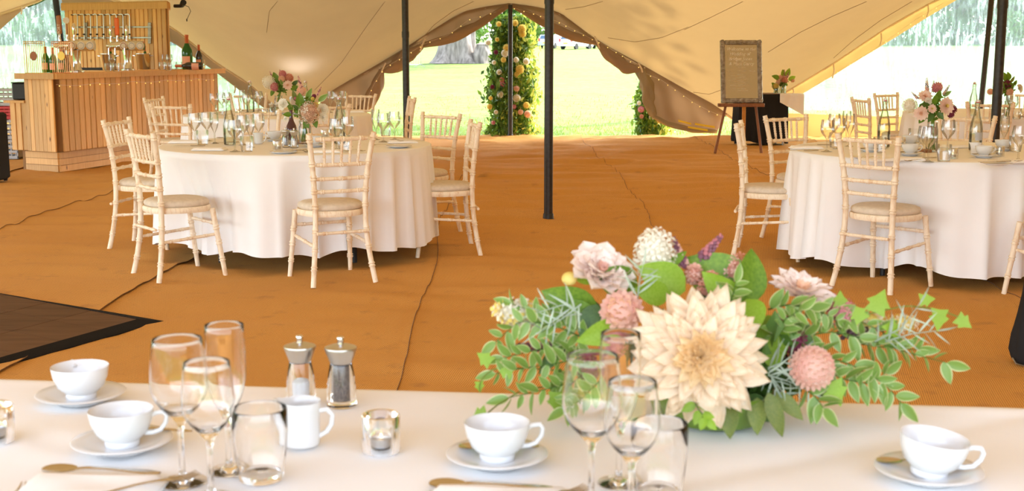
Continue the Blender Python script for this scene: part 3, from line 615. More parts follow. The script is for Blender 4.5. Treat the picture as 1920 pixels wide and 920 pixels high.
# ================================================================== chairs
def bamboo(a, b, r, nodes_, bend=None, n=26, taper=1.0):
    a, b = Vector(a), Vector(b); ts = set(np.linspace(0, 1, n)); w_ = .008 / max((b - a).length, .01)
    for q in nodes_: ts |= {q - 2 * w_, q - w_, q - .4 * w_, q, q + .4 * w_, q + w_, q + 2 * w_}
    ts = sorted(x for x in ts if 0 <= x <= 1); pts = []; rad = []
    for x in ts:
        p = a.lerp(b, x) if bend is None else bend(x); rr = r * (1 + (taper - 1) * x)
        for q in nodes_:
            d = abs(x - q) / w_
            if d < .5: rr *= 1.05
            elif d < 1.3: rr *= 1.34
        pts.append(p); rad.append(rr)
    return pts, rad
def make_chair():
    ps = {}
    def q2(p0, p1, p2): return lambda t_: Vector(p0) * (1 - t_) ** 2 + Vector(p1) * 2 * t_ * (1 - t_) + Vector(p2) * t_ * t_
    for s_ in (-1, 1):
        def back(t_, s_=s_):
            z = t_ * .90; x = .196 - .042 * math.sin(min(1, z / .9) * PI) + .004 * t_
            y = -.165 - .05 * ((z - .44) / .44) ** 2 * (1 if z < .44 else .9); return Vector((s_ * x, y, z))
        mb = MB(); mb.tube(*bamboo((0, 0, 0), (0, 0, .9), .0165, [.12, .24, .36, .52, .62, .71, .80, .96], back), 10); ps['post%d' % s_] = ('back_post', mb.mesh('back_post', M['lime']))
        mb = MB(); mb.tube(*bamboo((s_ * .198, .215, 0), (s_ * .172, .155, .42), .0145, [.25, .5, .72], taper=1.15), 10); ps['leg%d' % s_] = ('front_leg', mb.mesh('front_leg', M['lime']))
        mb = MB(); mb.tube(*bamboo((s_ * .168, -.185, .235), (s_ * .172, .175, .26), .0095, [.2, .5, .8]), 8); ps['ss%d' % s_] = ('side_stretcher', mb.mesh('side_stretcher', M['lime']))
    def cross(y, z, hw, r, nd=(.15, .5, .85), bow=0):
        mb = MB(); mb.tube(*bamboo((-hw, y, z), (hw, y, z), r, list(nd), (lambda t_: Vector((-hw + 2 * hw * t_, y - bow * math.sin(t_ * PI), z))) if bow else None), 8); return mb.mesh('rail', M['lime'])
    def yb(z): return -.165 - .05 * ((z - .44) / .44) ** 2 * .9
    for nm, z, hw, r in (('top_rail', .866, .158, .0125), ('back_rail', .715, .150, .0115), ('back_rail', .632, .148, .0110), ('back_rail', .556, .146, .0110)): ps[nm + str(z)] = (nm, cross(yb(z), z, hw, r, (.12, .5, .88), .012))
    ps['bs'] = ('back_stretcher', cross(-.205, .315, .160, .0095)); ps['fs'] = ('front_stretcher', cross(.175, .325, .165, .0095))
    for k in range(5):
        x = -.105 + k * .0525; mb = MB(); mb.tube(*bamboo((x * .97, yb(.72) - .011, .722), (x * 1.06, yb(.86) - .011, .86), .0075, [.25, .5, .75], n=8), 7); ps['sp%d' % k] = ('spindle', mb.mesh('spindle', M['lime']))
    def seat_out(a, k=1.0):
        c, s_ = math.cos(a), math.sin(a); e = 2.6; rr = (abs(c) ** e + abs(s_) ** e) ** (-1 / e); wv = .196 if s_ > 0 else .196 - .03 * (-s_)
        return (rr * c * wv * k, rr * s_ * .19 * k - .002)
    mb = MB()
    def rim(u, v):
        a = 2 * PI * u; x, y = seat_out(a); pr = [(0.82, .405), (1.0, .405), (1.02, .415), (1.02, .432), (.99, .44), (.82, .44), (.82, .405)]
        i = int(round(v * 6)); k, z = pr[i]; return (x * k, y * k, z)
    mb.grid(rim, 40, 7, wrap=True); ps['seat'] = ('seat_frame', mb.mesh('seat_frame', M['lime']))
    mb = MB()
    def cush(u, v):
        a = 2 * PI * u; pr = [(.0, .437), (.9, .437), (.965, .446), (.985, .458), (.95, .472), (.86, .481), (.6, .487), (.3, .489), (.0001, .49)]
        k, z = pr[int(round(v * 8))]; x, y = seat_out(a); return (x * k, y * k, z)
    mb.grid(cush, 36, 9, wrap=True); ps['cushion'] = ('cushion', mb.mesh('cushion', M['cushion'], 'all'))
    return ps
CHAIR = make_chair()
def chair(x, y, rz, label, group):
    t_ = thing('chiavari_chair', label, 'chair', (x, y, .012), rz, group)
    for k, (nm, ms) in CHAIR.items(): inst(nm, ms, t_)
    return t_
TA, TA2, TB, TB2 = 'the brown-vase round table', 'the round table by the bar', 'the pale-dahlia round table', 'the round table by the clear wall'
CA, CA2, CB, CB2 = Vector((-1.47, 8.54, 0)), Vector((-2.33, 12.5, 0)), Vector((2.73, 8.07, 0)), Vector((4.93, 12.8, 0))
def face(x, y, c, tw=0): return math.atan2(c.y - y, c.x - x) - PI / 2 + tw
def ch(px, py, c, label, dist=None, tw=0, xy=None):
    p = G(px, py) if xy is None else Vector((xy[0], xy[1], 0)); a = face(p.x, p.y, c, tw)
    if xy is None: p = p + Vector((-math.sin(a), math.cos(a), 0)) * .215      # given point is the middle of the back feet
    return chair(p.x, p.y, a, label, 'limewashed chairs at ' + c_name[id(c)])
c_name = {id(CA): TA, id(CA2): TA2, id(CB): TB, id(CB2): TB2}
LC = 'limewashed chair '
ch(274, 526, CA, LC + 'at the corner of the dance floor, at ' + TA, tw=-.26)
ch(229, 462, CA, LC + 'facing sideways on the dance-floor side of ' + TA, tw=.08)
ch(647, 538, CA, LC + 'with its back to the salt and pepper mills, at ' + TA, tw=.12)
ch(893, 474, CA, LC + 'nearest the lone tent pole at ' + TA, tw=.17)
ch(0, 0, CA, LC + 'facing the foreground table across ' + TA + ', nearer the entrance', xy=(-.68, 9.45))
ch(0, 0, CA, LC + 'facing the foreground table across ' + TA + ', nearer the bar', xy=(-1.98, 9.86))
ch(0, 0, CA2, LC + 'beside the bar front at ' + TA2, xy=(-3.42, 12.72))
ch(0, 0, CA2, LC + 'turned from the bar corner, at ' + TA2, xy=(-2.96, 11.35), tw=.2)
ch(0, 0, CA2, LC + 'back to back with another, at ' + TA2, xy=(-1.72, 11.25), tw=.1)
ch(0, 0, CA2, LC + 'on the entrance side of ' + TA2, xy=(-1.22, 12.75))
ch(0, 0, CA2, LC + 'in front of the brown drape at ' + TA2, xy=(-1.75, 13.55))
ch(0, 0, CA2, LC + 'in front of the white uplighter at ' + TA2, xy=(-2.80, 13.6))
ch(1377, 480, CB, LC + 'on the entrance side of ' + TB, tw=.03)
ch(1613, 548, CB, LC + 'with its back to the big flower bowl, at ' + TB, tw=-.2)
ch(0, 0, CB, LC + 'nearest the easel at ' + TB, xy=(2.13, 9.12))
ch(0, 0, CB, LC + 'beside the thick tent pole at ' + TB, xy=(3.24, 9.05))
ch(0, 0, CB, LC + 'beside the black cloth at ' + TB, xy=(3.08, 6.92), tw=.1)
ch(0, 0, CB2, LC + 'turned sideways on the easel side of ' + TB2, xy=(3.68, 12.6))
ch(0, 0, CB2, LC + 'facing the pale dahlias at ' + TB2, xy=(4.25, 13.75))
ch(0, 0, CB2, LC + 'backing the pale dahlias at ' + TB2, xy=(4.44, 11.72), tw=.1)
ch(0, 0, CB2, LC + 'nearest the plastic sheet, at ' + TB2, xy=(5.62, 13.8))
# ================================================================== round tables and cloths
def round_table(c, nm, seed, hem=.095, dents=()):
    t_ = thing('round_table', 'round folding banquet table beneath the cloth of ' + nm, 'table', (c.x, c.y, 0.012))
    MB().lathe([(0, .712), (.855, .712), (.865, .718), (.865, .728), (.855, .733), (0, .733)], 48).obj('tabletop', M['slice'], t_)
    for k in range(4):
        a = PI / 4 + k * PI / 2; MB().tube([(.55 * math.cos(a), .55 * math.sin(a), .70), (.62 * math.cos(a), .62 * math.sin(a), .35), (.62 * math.cos(a), .62 * math.sin(a), 0)], .016, 8).obj('leg', M['black'], t_)
    r_ = np.random.default_rng(seed); nf = 17; ph = r_.uniform(0, 6.28, 6)
    kn = sorted(r_.uniform(0, 2 * PI, nf))
    def fold(a):
        f = .5 * math.sin(13 * a + 1.4 * math.sin(2 * a + ph[0]) + ph[1]) + .35 * math.sin(21 * a + 1.7 * math.sin(3 * a + ph[2]) + ph[3]) + .25 * math.sin(7 * a + ph[4])
        return f
    hems = lambda a: hem + .035 * math.sin(4 * a + ph[5]) ** 2 + .012 * math.sin(13 * a + 1.4 * math.sin(2 * a + ph[0]) + ph[1])
    prof = [0, .25, .5, .7, .82, .9]
    rows = len(prof) + 16
    def fn(u, v):
        a = 2 * PI * u; j = int(round(v * (rows - 1)))
        if j < len(prof): r = prof[j]; z = .740 + .0015 * math.sin(8 * r + 3 * a)
        else:
            d = (j - len(prof)) / 15; f = fold(a)
            if d == 0: r = .917; z = .737
            else:
                r = .915 + (.010 * d ** .5 + .012 * d) + ((1 - 2 * abs(f) ** .6) * .055) * d ** .6; z = .737 + (hems(a) - .737) * d
        for a0, w_, dp in dents:
            da = (a - a0 + PI) % (2 * PI) - PI
            if z < .73: r -= dp * math.exp(-(da / w_) ** 4) * min(1, (.735 - z) / .35)
        return (r * math.cos(a), r * math.sin(a), z)
    cl = MB().grid(fn, 220, rows, wrap=True).obj('tablecloth', M['cloth'], None, 'all', (c.x, c.y, .012))
    tag(cl, 'white tablecloth hanging in folds to the matting, on ' + nm, 'tablecloth')
def dents_for(c, dp):
    out = []
    for o in bpy.data.objects:
        if o.name.startswith('chiavari_chair'):
            v = Vector((o.location.x - c.x, o.location.y - c.y)); fr_ = v.length - .225
            if v.length < 1.6 and fr_ < .97 and (v.y < -.55 or v.y > .35): out.append((math.atan2(v.y, v.x), .33, min(.30, 1.0 - fr_)))
    return out
for i, c in enumerate((CA, CA2, CB, CB2)): round_table(c, c_name[id(c)], 30 + i, .06 if c is CB else .095, dents_for(c, 0))
# ================================================================== foreground table
FZ = .75
A0, A1 = G(0, 708, FZ), G(1920, 762, FZ); ed = (A1 - A0); ed.z = 0; ang = math.atan2(ed.y, ed.x); mid = (A0 + A1) / 2
ft = thing('banquet_table', 'long trestle table beneath the foreground white cloth', 'table', (mid.x, mid.y, .012), ang)
MB().box((0, -.40, .700), (2.6, .74, .026), bev=.006).obj('tabletop', M['slice'], ft)
for x in (-1.1, 1.1):
    for y in (-.1, -.7): MB().tube([(x, y, .688), (x, y, 0)], .016, 8).obj('leg', M['black'], ft)
ph = rng.uniform(0, 6.28, 8)
def fcl(u, v):
    W, Dp, rr = 1.33, .80, .02; x = -W + 2 * W * u; s_ = v * (Dp + 2 * .55)
    wr = -.002 + .0028 * math.sin(x * 5 + v * 22 + ph[0]) * math.sin(x * 2.3 + ph[1]) + .0012 * math.sin(x * 13 - v * 26 + ph[2]) - .004 * math.exp(-((x * .8 + (v - .5) * 2.2 - .35) / .05) ** 2) - .003 * math.exp(-((x * .7 - (v - .5) * 2.6 + .45) / .05) ** 2)
    if s_ < .55: d = .55 - s_; f = math.sin(x * 11 + 1.5 * math.sin(x * 3 + ph[3])) * .5 + .5; return (x, .0 + .012 + d * .10 + f * .05 * d, .735 - d * .98)
    if s_ > .55 + Dp: d = s_ - .55 - Dp; f = math.sin(x * 10 + ph[4]) * .5 + .5; return (x, -Dp - d * .1 - f * .05 * d, .735 - d * .98)
    e = min(s_ - .55, Dp + .55 - s_); return (x, -(s_ - .55), .738 - .004 * math.exp(-e / .006) + wr * min(1, e / .05))
fcloth = MB().grid(fcl, 150, 140).obj('tablecloth', M['cloth'], None, 'all', (mid.x, mid.y, .012), (0, 0, ang)); tag(fcloth, 'white tablecloth under the big flower bowl', 'tablecloth')
# crease lines in the ironed cloth come from the mesh above
# ================================================================== easel, mirror sign, black-draped table
eb = (G(1345, 288) + G(1430, 290)) / 2
es = thing('easel', 'brown wooden easel standing on the matting', 'easel', (eb.x, eb.y, .012), math.radians(4))
sc_ = FPX / eb.y
def el(px, py, y=0): q = Q(px, py, eb.y + y); return es.matrix_basis.inverted() @ q if False else Vector((q.x - eb.x, q.y - eb.y, q.z - .012))
es.rotation_euler = (0, 0, 0)
def bar_between(mb, a, b, w_, d): 
    a, b = Vector(a), Vector(b); z = (b - a).normalized(); x = Vector((0, 1, 0)).cross(z).normalized(); y = z.cross(x)
    Mx = Matrix((x, y, z)).transposed().to_4x4(); Mx.translation = (a + b) / 2; return mb.box((0, 0, 0), (w_, d, (b - a).length), Mx, bev=.004)
def f0(px): q = Q(px, 289, eb.y); return Vector((q.x - eb.x, -.02, 0))
bar_between(MB(), f0(1340), el(1385, 90, .16), .034, .022).obj('leg', M['stain'], es)
bar_between(MB(), f0(1427), el(1404, 90, .16), .034, .022).obj('leg', M['stain'], es)
bar_between(MB(), f0(1407) + Vector((.0, .55, .0)), el(1397, 92, .2), .05, .022).obj('rear_leg', M['stain2'], es)
a_, b_ = el(1346, 197, -.03), el(1433, 197, -.03); bar_between(MB(), a_, b_, .045, .07).obj('ledge', M['stain'], es)
bar_between(MB(), el(1385, 110, .13), el(1406, 110, .13), .03, .02).obj('head_block', M['stain'], es)
# the mirror
m0, m1 = el(1352, 193, -.02), el(1431, 193, -.02); top_ = el(1361, 76, .15); top_r = el(1437, 75, .15)
ml = Vector((eb.x, eb.y, .012)); wx = (m1.x - m0.x); hh = (top_ - m0).length
ms_ = thing('mirror_sign', 'ornate silver framed mirror with white handwriting on the easel', 'mirror sign', ml + m0)
ux = Vector((1, .06, 0)).normalized(); uz = (Vector((top_.x - m0.x, top_.y - m0.y, top_.z - m0.z))).normalized(); uz = (uz - ux * uz.dot(ux)).normalized(); un = uz.cross(ux)
MM = Matrix((ux, un, uz)).transposed().to_4x4()
wd, ht, fw = wx, hh, .062
def fr(mb, x0, x1, z0, z1, y0, y1):
    return mb.box(((x0 + x1) / 2, (y0 + y1) / 2, (z0 + z1) / 2), (x1 - x0, abs(y1 - y0), z1 - z0), MM, bev=.008)
for nm, a4 in (('frame_side', (0, fw, 0, ht)), ('frame_side', (wd - fw, wd, 0, ht)), ('frame_top', (fw, wd - fw, ht - fw, ht)), ('frame_bottom', (fw, wd - fw, 0, fw))):
    mb = MB(); fr(mb, *a4, -.02, .02); 
    lx, lz = a4[1] - a4[0], a4[3] - a4[2]; n = int(max(lx, lz) / .022)
    for k in range(n):
        s_ = (k + .5) / n; cx = a4[0] + (lx * s_ if lx > lz else lx / 2); cz = a4[2] + (lz * s_ if lz > lx else lz / 2); rr = .010 + .006 * abs(math.sin(k * 1.9))
        mb.ball((cx, -.022, cz), (rr * 1.3, .010, rr), 7, 4, MM)
    mb.obj(nm, M['frame'], ms_)
for cx, cz in ((0, 0), (wd, 0), (0, ht), (wd, ht), (wd / 2, ht), (wd / 2, 0), (0, ht / 2), (wd, ht / 2)):
    mb = MB(); cx = min(max(cx, .03), wd - .03); cz = min(max(cz, .03), ht - .03)
    for k in range(6): a = k * PI / 3; mb.ball((cx + .018 * math.cos(a), -.026, cz + .022 * math.sin(a)), (.014, .012, .014), 7, 4, MM)
    mb.ball((cx, -.032, cz), .013, 7, 4, MM); mb.obj('frame_ornament', M['frame'], ms_)
mb = MB(); mb.box((wd / 2, -.004, ht / 2), (wd - 2 * fw + .004, .006, ht - 2 * fw + .004), MM); mb.obj('mirror_glass', M['mirror'], ms_, False)
mb = MB(); mb.box((wd / 2, .012, ht / 2), (wd - fw, .01, ht - fw), MM); mb.obj('backing', M['stain'], ms_, False)
def text(s, size, x, z, parent, mat, Mx, y=-.0085, shear=.25, name='lettering', align='CENTER', ext=.0004):
    c = bpy.data.curves.new(name, 'FONT'); c.body = s; c.size = size; c.align_x = align; c.shear = shear; c.extrude = ext; c.resolution_u = 3
    o = bpy.data.objects.new(name, c); COL.objects.link(o); bpy.context.view_layer.update()
    me = bpy.data.meshes.new_from_object(o.evaluated_get(bpy.context.evaluated_depsgraph_get())); me.materials.clear(); me.materials.append(mat); bpy.data.objects.remove(o)
    o2 = inst(name, me, parent); o2.matrix_basis = Mx @ Matrix.Translation((x, y, z)) @ Matrix.Rotation(PI / 2, 4, 'X'); return o2
for i, (s_, sz, dx) in enumerate((('Welcome to the', .058, 0), ('Wedding of', .058, -.02), ('Bridget Jones', .058, -.01), ('& Mark Darcy', .058, .0))): text(s_, sz, wd / 2 + dx, ht - fw - .075 - i * .066, ms_, M['chalk'], MM)
# illegible small lines lower down
def scrib(x0, x1, z, amp, seed):
    r_ = np.random.default_rng(seed); n = int((x1 - x0) / .006); MB().tube([MM @ Vector((x0 + (x1 - x0) * k / n, -.0085, z + amp * r_.uniform(-1, 1))) for k in range(n + 1)], .0011, 3).obj('faint_line', M['chalk'], ms_, False)
scrib(wd * .42, wd * .60, ht * .565, .007, 1)
for x0, x1 in ((.17, .32), (.40, .60), (.68, .84)): scrib(wd * x0, wd * x1, ht * .505, .004, int(x0 * 100))
for k in range(9): scrib(wd * .40, wd * (.55 + .05 * (k % 3)), ht * (.45 - .032 * k), .003, 30 + k)
for k in range(5): scrib(wd * .22, wd * (.36 + .02 * (k % 2)), ht * (.43 - .05 * k), .003, 50 + k)
# black-draped table
bl, brr = G(1385, 277), G(1488, 281); bq = Vector(((bl.x + brr.x) / 2, max(bl.y, brr.y) + .3, 0))
bt = thing('side_table', 'small table beneath the black cloth beside the easel', 'table', (bq.x, bq.y, .012)); bw, bd = (brr.x - bl.x), .6; zt = .74
MB().box((0, 0, zt - .02), (bw, bd, .03)).obj('tabletop', M['slice'], bt)
for sx_ in (-1, 1):
    for sy_ in (-1, 1): MB().tube([(sx_ * (bw / 2 - .06), sy_ * .24, zt - .04), (sx_ * (bw / 2 - .06), sy_ * .24, 0)], .015, 8).obj('leg', M['galv'], bt)
def bcl(u, v):
    a = 2 * PI * u; c, s_ = math.cos(a), math.sin(a); e = 12; rr = (abs(c) ** e + abs(s_) ** e) ** (-1 / e); x, y = rr * c * bw / 2, rr * s_ * bd / 2
    j = int(round(v * 15))
    if j < 4: k = [0, .5, .9, 1.0][j]; return (x * k * 1.005, y * k * 1.005, zt + .004)
    d = (j - 3) / 12; f = math.sin(19 * a + 2 * math.sin(3 * a)) * .022 * d; return (x * (1.01 + .03 * d) + c * f, y * (1.01 + .05 * d) + s_ * f, zt - d * (zt - .06) * (1 - .04 * math.sin(5 * a)))
tag(MB().grid(bcl, 160, 16, wrap=True).obj('black_tablecloth', M['blackcloth'], None, 'all', (bq.x, bq.y, .012)), 'black cloth draped to the floor over the side table by the easel', 'tablecloth')
tag(MB().grid(lambda u, v: (bq.x + bw * .30 + u * .34, bq.y - bd / 2 - .035 + (.0 if v > .5 else 0) + .012 * math.sin(u * 14 + v * 3) + (v < .4) * (.4 - v) * .5, .012 + zt + .012 - max(0, v - .4) * (.20 + .3 * u)), 16, 18).obj('white_cloth', M['napkin'], None, 'all'), 'crumpled white cloth hanging over the corner of the black tablecloth', 'cloth')
# black fabric at the right edge
bs_ = G(1932, 686)
tb = thing('black_bag', 'tall black fabric sack standing on the matting by the foreground table', 'fabric sack', (bs_.x, bs_.y, .012))
def bag(u, v):
    a = 2 * PI * u; pr = [(.0, .002), (.065, .002), (.082, .02), (.088, .06), (.082, .13), (.065, .22), (.052, .33), (.045, .46), (.042, .58), (.03, .62), (.0, .63)]
    r, z = pr[int(round(v * 10))]; k = 1 + .10 * math.sin(5 * a + z * 9) * (z > .02); return (r * k * math.cos(a), r * k * math.sin(a), z)
MB().grid(bag, 40, 11, wrap=True).obj('sack_body', M['blackcloth'], tb, 'all'); MB().tube([(-.05, -.06, .004), (-.085, -.05, .012), (-.09, -.02, .03), (-.07, .0, .01)], .003, 5).obj('cord', M['galv'], tb); MB().lathe([(.040, .575), (.048, .58), (.048, .592), (.040, .597)], 20).obj('tie_band', M['black'], tb)
# ================================================================== bar
BC, BR, BL_ = G(112, 325), G(405, 281), G(66, 322)
for p_ in (BC, BR, BL_): p_.z = 0
bu = (BR - BC).normalized(); bn = Vector((bu.y, -bu.x, 0))           # along the front, outward normal
blen = (BR - BC).length; lu = (BL_ - BC); llen = lu.length; lu.normalize(); ln_ = Vector((lu.y, -lu.x, 0)); ln_ = ln_ if ln_.y < 0 else -ln_
depth = .74; ZT = 1.105
bar = thing('bar_counter', 'timber bar counter clad in upright pine battens', 'bar', (BC.x, BC.y, .012)); o0 = Vector((BC.x, BC.y, 0))
def flat(v): return (v.x, v.y)
in0 = BC + lu * llen; in1 = BR - bn * .52; in0b = in0 - bn * .0 + bu * .55
poly = [flat(p - o0) for p in (BC, BR, in1, in0b - bn * .0, in0)]
ov = .085
def off(p, k): return p
cc_ = BC + (bn + ln_).normalized() * ov / max(.5, (bn + ln_).normalized().dot(bn))
pf0, pf1 = BC + bn * ov, BR + bn * ov
MB().prism(poly, .30, ZT - .06).obj('carcass', M['pinedark'], bar, False)
# plinth boards
def slab(a, b, nrm, z0, z1, th, mat, name, parent, o0=o0):
    v = [a, b, b + nrm * th, a + nrm * th]; v = [p - o0 for p in v]
    return MB().prism([flat(p) for p in v], z0, z1).obj(name, mat, parent, False)
MB().prism(poly, .0, .30).obj('plinth_core', M['pinedark'], bar, False)
for k in range(3): slab(BC, BR, bn, .005 + k * .075, .075 + k * .075, .02 - .003 * (k % 2), M['pine'], 'plinth_board', bar)
for k in range(3): slab(BC + lu * (llen + .12), BC, ln_, .005 + k * .075, .075 + k * .075, .02 - .003 * (k % 2), M['pine'], 'plinth_board', bar)
# backing under battens, then battens
slab(BC, BR, bn, .235, ZT - .06, ov - .022, M['pinedark'], 'batten_backing', bar); slab(BC + lu * (llen + .0), BC, ln_, .235, ZT - .06, ov - .022, M['pinedark'], 'batten_backing', bar)
nb = 33; sp_ = (blen - .02) / nb
def batten(org, d, nrm, s0, wd_, z0, z1, th, parent, o0=o0):
    a = org + d * s0; c = a + d * (wd_ / 2) + nrm * (th / 2); Mx = Matrix((d, -nrm, Vector((0, 0, 1)))).transposed().to_4x4(); Mx.translation = Vector((c.x - o0.x, c.y - o0.y, (z0 + z1) / 2))
    o = MB().box((0, 0, 0), (wd_, th, z1 - z0), None, bev=.003).obj('batten', M['pine'], parent, False); o.matrix_basis = Mx; return o
for k in range(nb): batten(BC + bn * (ov - .022), bu, bn, .02 + k * sp_ - .02, sp_ * random.uniform(.84, .94), .235, ZT - .06, .02 + random.uniform(0, .006), bar)
nl = 7; spl = (llen + .05) / nl
for k in range(nl): batten(BC + ln_ * (ov - .022), lu, ln_, -.05 + k * spl, spl * .97, .235, ZT - .06, .02 + random.uniform(0, .003), bar)
# counter top and fascia
tov = .055
tp_ = [BC + (bn + ln_) * (ov + tov) * .75, BR + bn * (ov + tov) + bu * .06, in1 + bu * .06, in0b, in0 + ln_ * (ov + tov) + lu * .06]
MB().prism([flat(p - o0) for p in tp_], ZT - .058, ZT).obj('counter_top', M['pine'], bar, False)
f0_, f1_ = tp_[0], tp_[1]
for k in range(3): a, b = f0_.lerp(f1_, k / 3 + .001), f0_.lerp(f1_, (k + 1) / 3 - .001); slab(a, b, bn, ZT - .06, ZT + .004, .02, M['pine'], 'fascia_board', bar)
slab(tp_[4], tp_[0], ln_, ZT - .06, ZT + .004, .02, M['pine'], 'fascia_board', bar)
# lower side shelf unit
su = thing('bar_side_unit', 'low pine-clad unit at the end of the bar', 'bar unit', (in0.x, in0.y, .012)); so_ = Vector((in0.x, in0.y, 0))
s1 = in0 + Vector((-.22, .05, 0)); dbk = Vector((.02, .45, 0))
MB().prism([flat(p - so_) for p in (in0 + ln_ * .05, in0 + dbk, s1 + dbk, s1 + ln_ * .05)], .24, .775).obj('carcass', M['pinedark'], su, False)
for k in range(3): batten(in0 + ln_ * .05, (s1 - in0).normalized(), ln_, k * (.22 / 3), .070, .24, .775, .02, su, so_)
MB().prism([flat(p - so_) for p in (in0 + ln_ * .10, in0 + dbk, s1 + dbk + Vector((-.03, 0, 0)), s1 + ln_ * .10 + Vector((-.03, 0, 0)))], .775, .80).obj('unit_top', M['pine'], su, False)
MB().prism([flat(p - so_) for p in (in0 + Vector((0, .05, 0)), in0 + dbk, s1 + dbk + Vector((.05, 0, 0)), s1 + Vector((.05, .05, 0)))], 0, .24).obj('plinth', M['pinedark'], su, False)
bx_ = in0 + Vector((-.14, .17, 0)); b_o = thing('black_crate', 'black plastic box standing on the low end unit of the bar', 'box', (bx_.x, bx_.y, .812)); MB().box((0, 0, .10), (.2, .2, .19), bev=.012).obj('box_body', M['black'], b_o); MB().box((0, 0, .197), (.21, .21, .012), bev=.004).obj('rim', M['black'], b_o)
# back bar board
K0, K1 = Q(129, 130, 18.0), Q(317, 130, 17.15); K0.z = K1.z = 0; ku = (K1 - K0).normalized(); kn_ = Vector((ku.y, -ku.x, 0)); klen = (K1 - K0).length; KT = 1.985
bb = thing('back_bar_board', 'tall pine-clad back board with pipe rails behind the bar', 'back board', (K0.x, K0.y, .012)); ko = Vector((K0.x, K0.y, 0))
kd = Vector((-.25, .97, 0)).normalized()
MB().prism([flat(p - ko) for p in (K0, K1, K1 + kd * .75, K0 + kd * .75)], 0, KT - .01).obj('carcass', M['pinedark'], bb, False)
nk = 24; spk = klen / nk
for k in range(nk): batten(K0, ku, kn_, k * spk, spk * random.uniform(.80, .94), .9, KT - .07, .018 + random.uniform(0, .006), bb, ko)
K1b = K1
rn_ = Vector((kd.y, -kd.x, 0))
for k in range(5): batten(K1b, kd, rn_, .01 + k * .14, .125, .2, KT - .07, .02, bb, ko)
slab(K0 - ku * .04, K1 + ku * .05, kn_, KT - .075, KT + .01, .045, M['pine'], 'top_board', bb, ko); slab(K1 + kd * .0, K1 + kd * .75, rn_, KT - .075, KT + .01, .045, M['pine'], 'top_board', bb, ko)
MB().prism([flat(p - ko) for p in (K0 - ku * .04 + kn_ * .04, K1 + ku * .05 + kn_ * .04, K1 + kd * .75 + rn_ * .04, K0 + kd * .75)], KT + .01, KT + .03).obj('cap', M['pine'], bb, False)
slab(K0, K1 - ku * .25, kn_, 1.05, 1.085, .30, M['pine'], 'back_shelf', bb, ko); slab(K0, K1 - ku * .28, kn_, .2, 1.05, .26, M['pinedark'], 'shelf_base', bb, ko)
def kp(px, py, out=.05):                                      # a point on the board under a pixel
    d = ray(px, py); n = kn_; t_ = ((K0 + n * out) - Vector((0, 0, CH))).dot(n) / d.dot(n); p = Vector((0, 0, CH)) + d * t_; return p - ko - Vector((0, 0, .012))
for y in (51, 71): bar_between(MB(), kp(134, y, .05), kp(284, y - .5, .05), .022, .01).obj('rail', M['galv'], bb)
for x in (161, 280.5): bar_between(MB(), kp(x, 82, .04), kp(x, 42, .04), .045, .02).obj('bracket', M['galv'], bb)
for k in range(9):
    x = 145.5 + k * 12.2; pts = [kp(x - 10, 27.5, .08), kp(x - 3, 26.5, .08), kp(x - .5, 28, .08), kp(x, 31, .08), kp(x + .6, 60, .08), kp(x + .8, 74, .08)]; MB().tube(pts, .008, 6).obj('pipe', M['brushed'], bb)
    c = kp(x + .6, 64.5, .09); MB().box((c.x - .006, c.y, c.z), (.03, .03, .022), bev=.004).obj('clip', M['black'], bb); c = kp(x - 10, 28, .08); MB().box(tuple(c), (.035, .03, .014), bev=.003).obj('hook', M['black'], bb)
    for y in (51, 71): c = kp(x + .6, y, .065); MB().ball(tuple(c), .014, 7, 5).obj('fixing', M['steel'], bb)
# spot lamp on the board
ls = Q(338, 10, 17.6); lt = thing('spot_lamp', 'small black spot lamp with a dangling lead on top of the back board', 'lamp', ls)
MB().box((-.03, 0, -.01), (.11, .09, .045), bev=.008).obj('mount', M['black'], lt); MB().lathe([(0, -.05), (.035, -.05), (.042, .05), (.036, .055), (0, .045)], 14).obj('lamp_head', M['black'], lt, True, (.04, -.02, .02), (1.2, 0, .5))
MB().tube([(.06, 0, 0), (.12, -.02, -.02), (.14, 0, -.08), (.11, 0, -.14), (.085, 0, -.19)], .004, 5).obj('lead', M['black'], lt); MB().box((.083, 0, -.20), (.014, .014, .035)).obj('plug', M['black'], lt)
# fairy lights under the fascia
a, b = tp_[0] + bn * .03, tp_[1] + bn * .03
pts = [a.lerp(b, k / 40) + Vector((0, 0, ZT - .105 - .02 * abs(math.sin(k / 40 * PI * 5)))) - bn * .02 for k in range(41)]; lights('f', pts, 'fairy lights strung below the counter edge of the bar', 20)
# crates and speaker left of the bar
def crate(px, py, Y, w_, h, mat, label, z=0.012):
    q = Q(px, 200, Y); t_ = thing('bottle_crate', label, 'crate', (q.x, Y, z))
    for sx_ in (-1, 1): MB().box((sx_ * (w_ / 2 - .008), 0, h / 2), (.016, .3, h), bev=.003).obj('side', mat, t_, False)
    for sy_ in (-1, 1):
        for k in range(4): MB().box((0, sy_ * .142, .025 + k * (h - .05) / 3), (w_, .016, .03), bev=.003).obj('slat', mat, t_, False)
        for k in range(7): MB().box((-w_ / 2 + w_ * (k + .5) / 7, sy_ * .142, h / 2), (.014, .015, h), bev=.003).obj('upright', mat, t_, False)
    MB().box((0, 0, .008), (w_, .3, .014)).obj('base', mat, t_, False)
cy_ = 16.0
for i, (h0, mt, lb) in enumerate(((.012, 'grey', 'grey bottle crate at the bottom of the stack beside the bar'), (.262, 'grey', 'grey bottle crate just below the red one'), (.512, 'red', 'red bottle crate in the stack beside the bar'), (.682, 'grey', 'grey bottle crate on top of the red one'))):
    crate(8, 0, cy_, .40, .25 if i < 2 else (.17 if i == 2 else .22), M[mt], lb, h0)
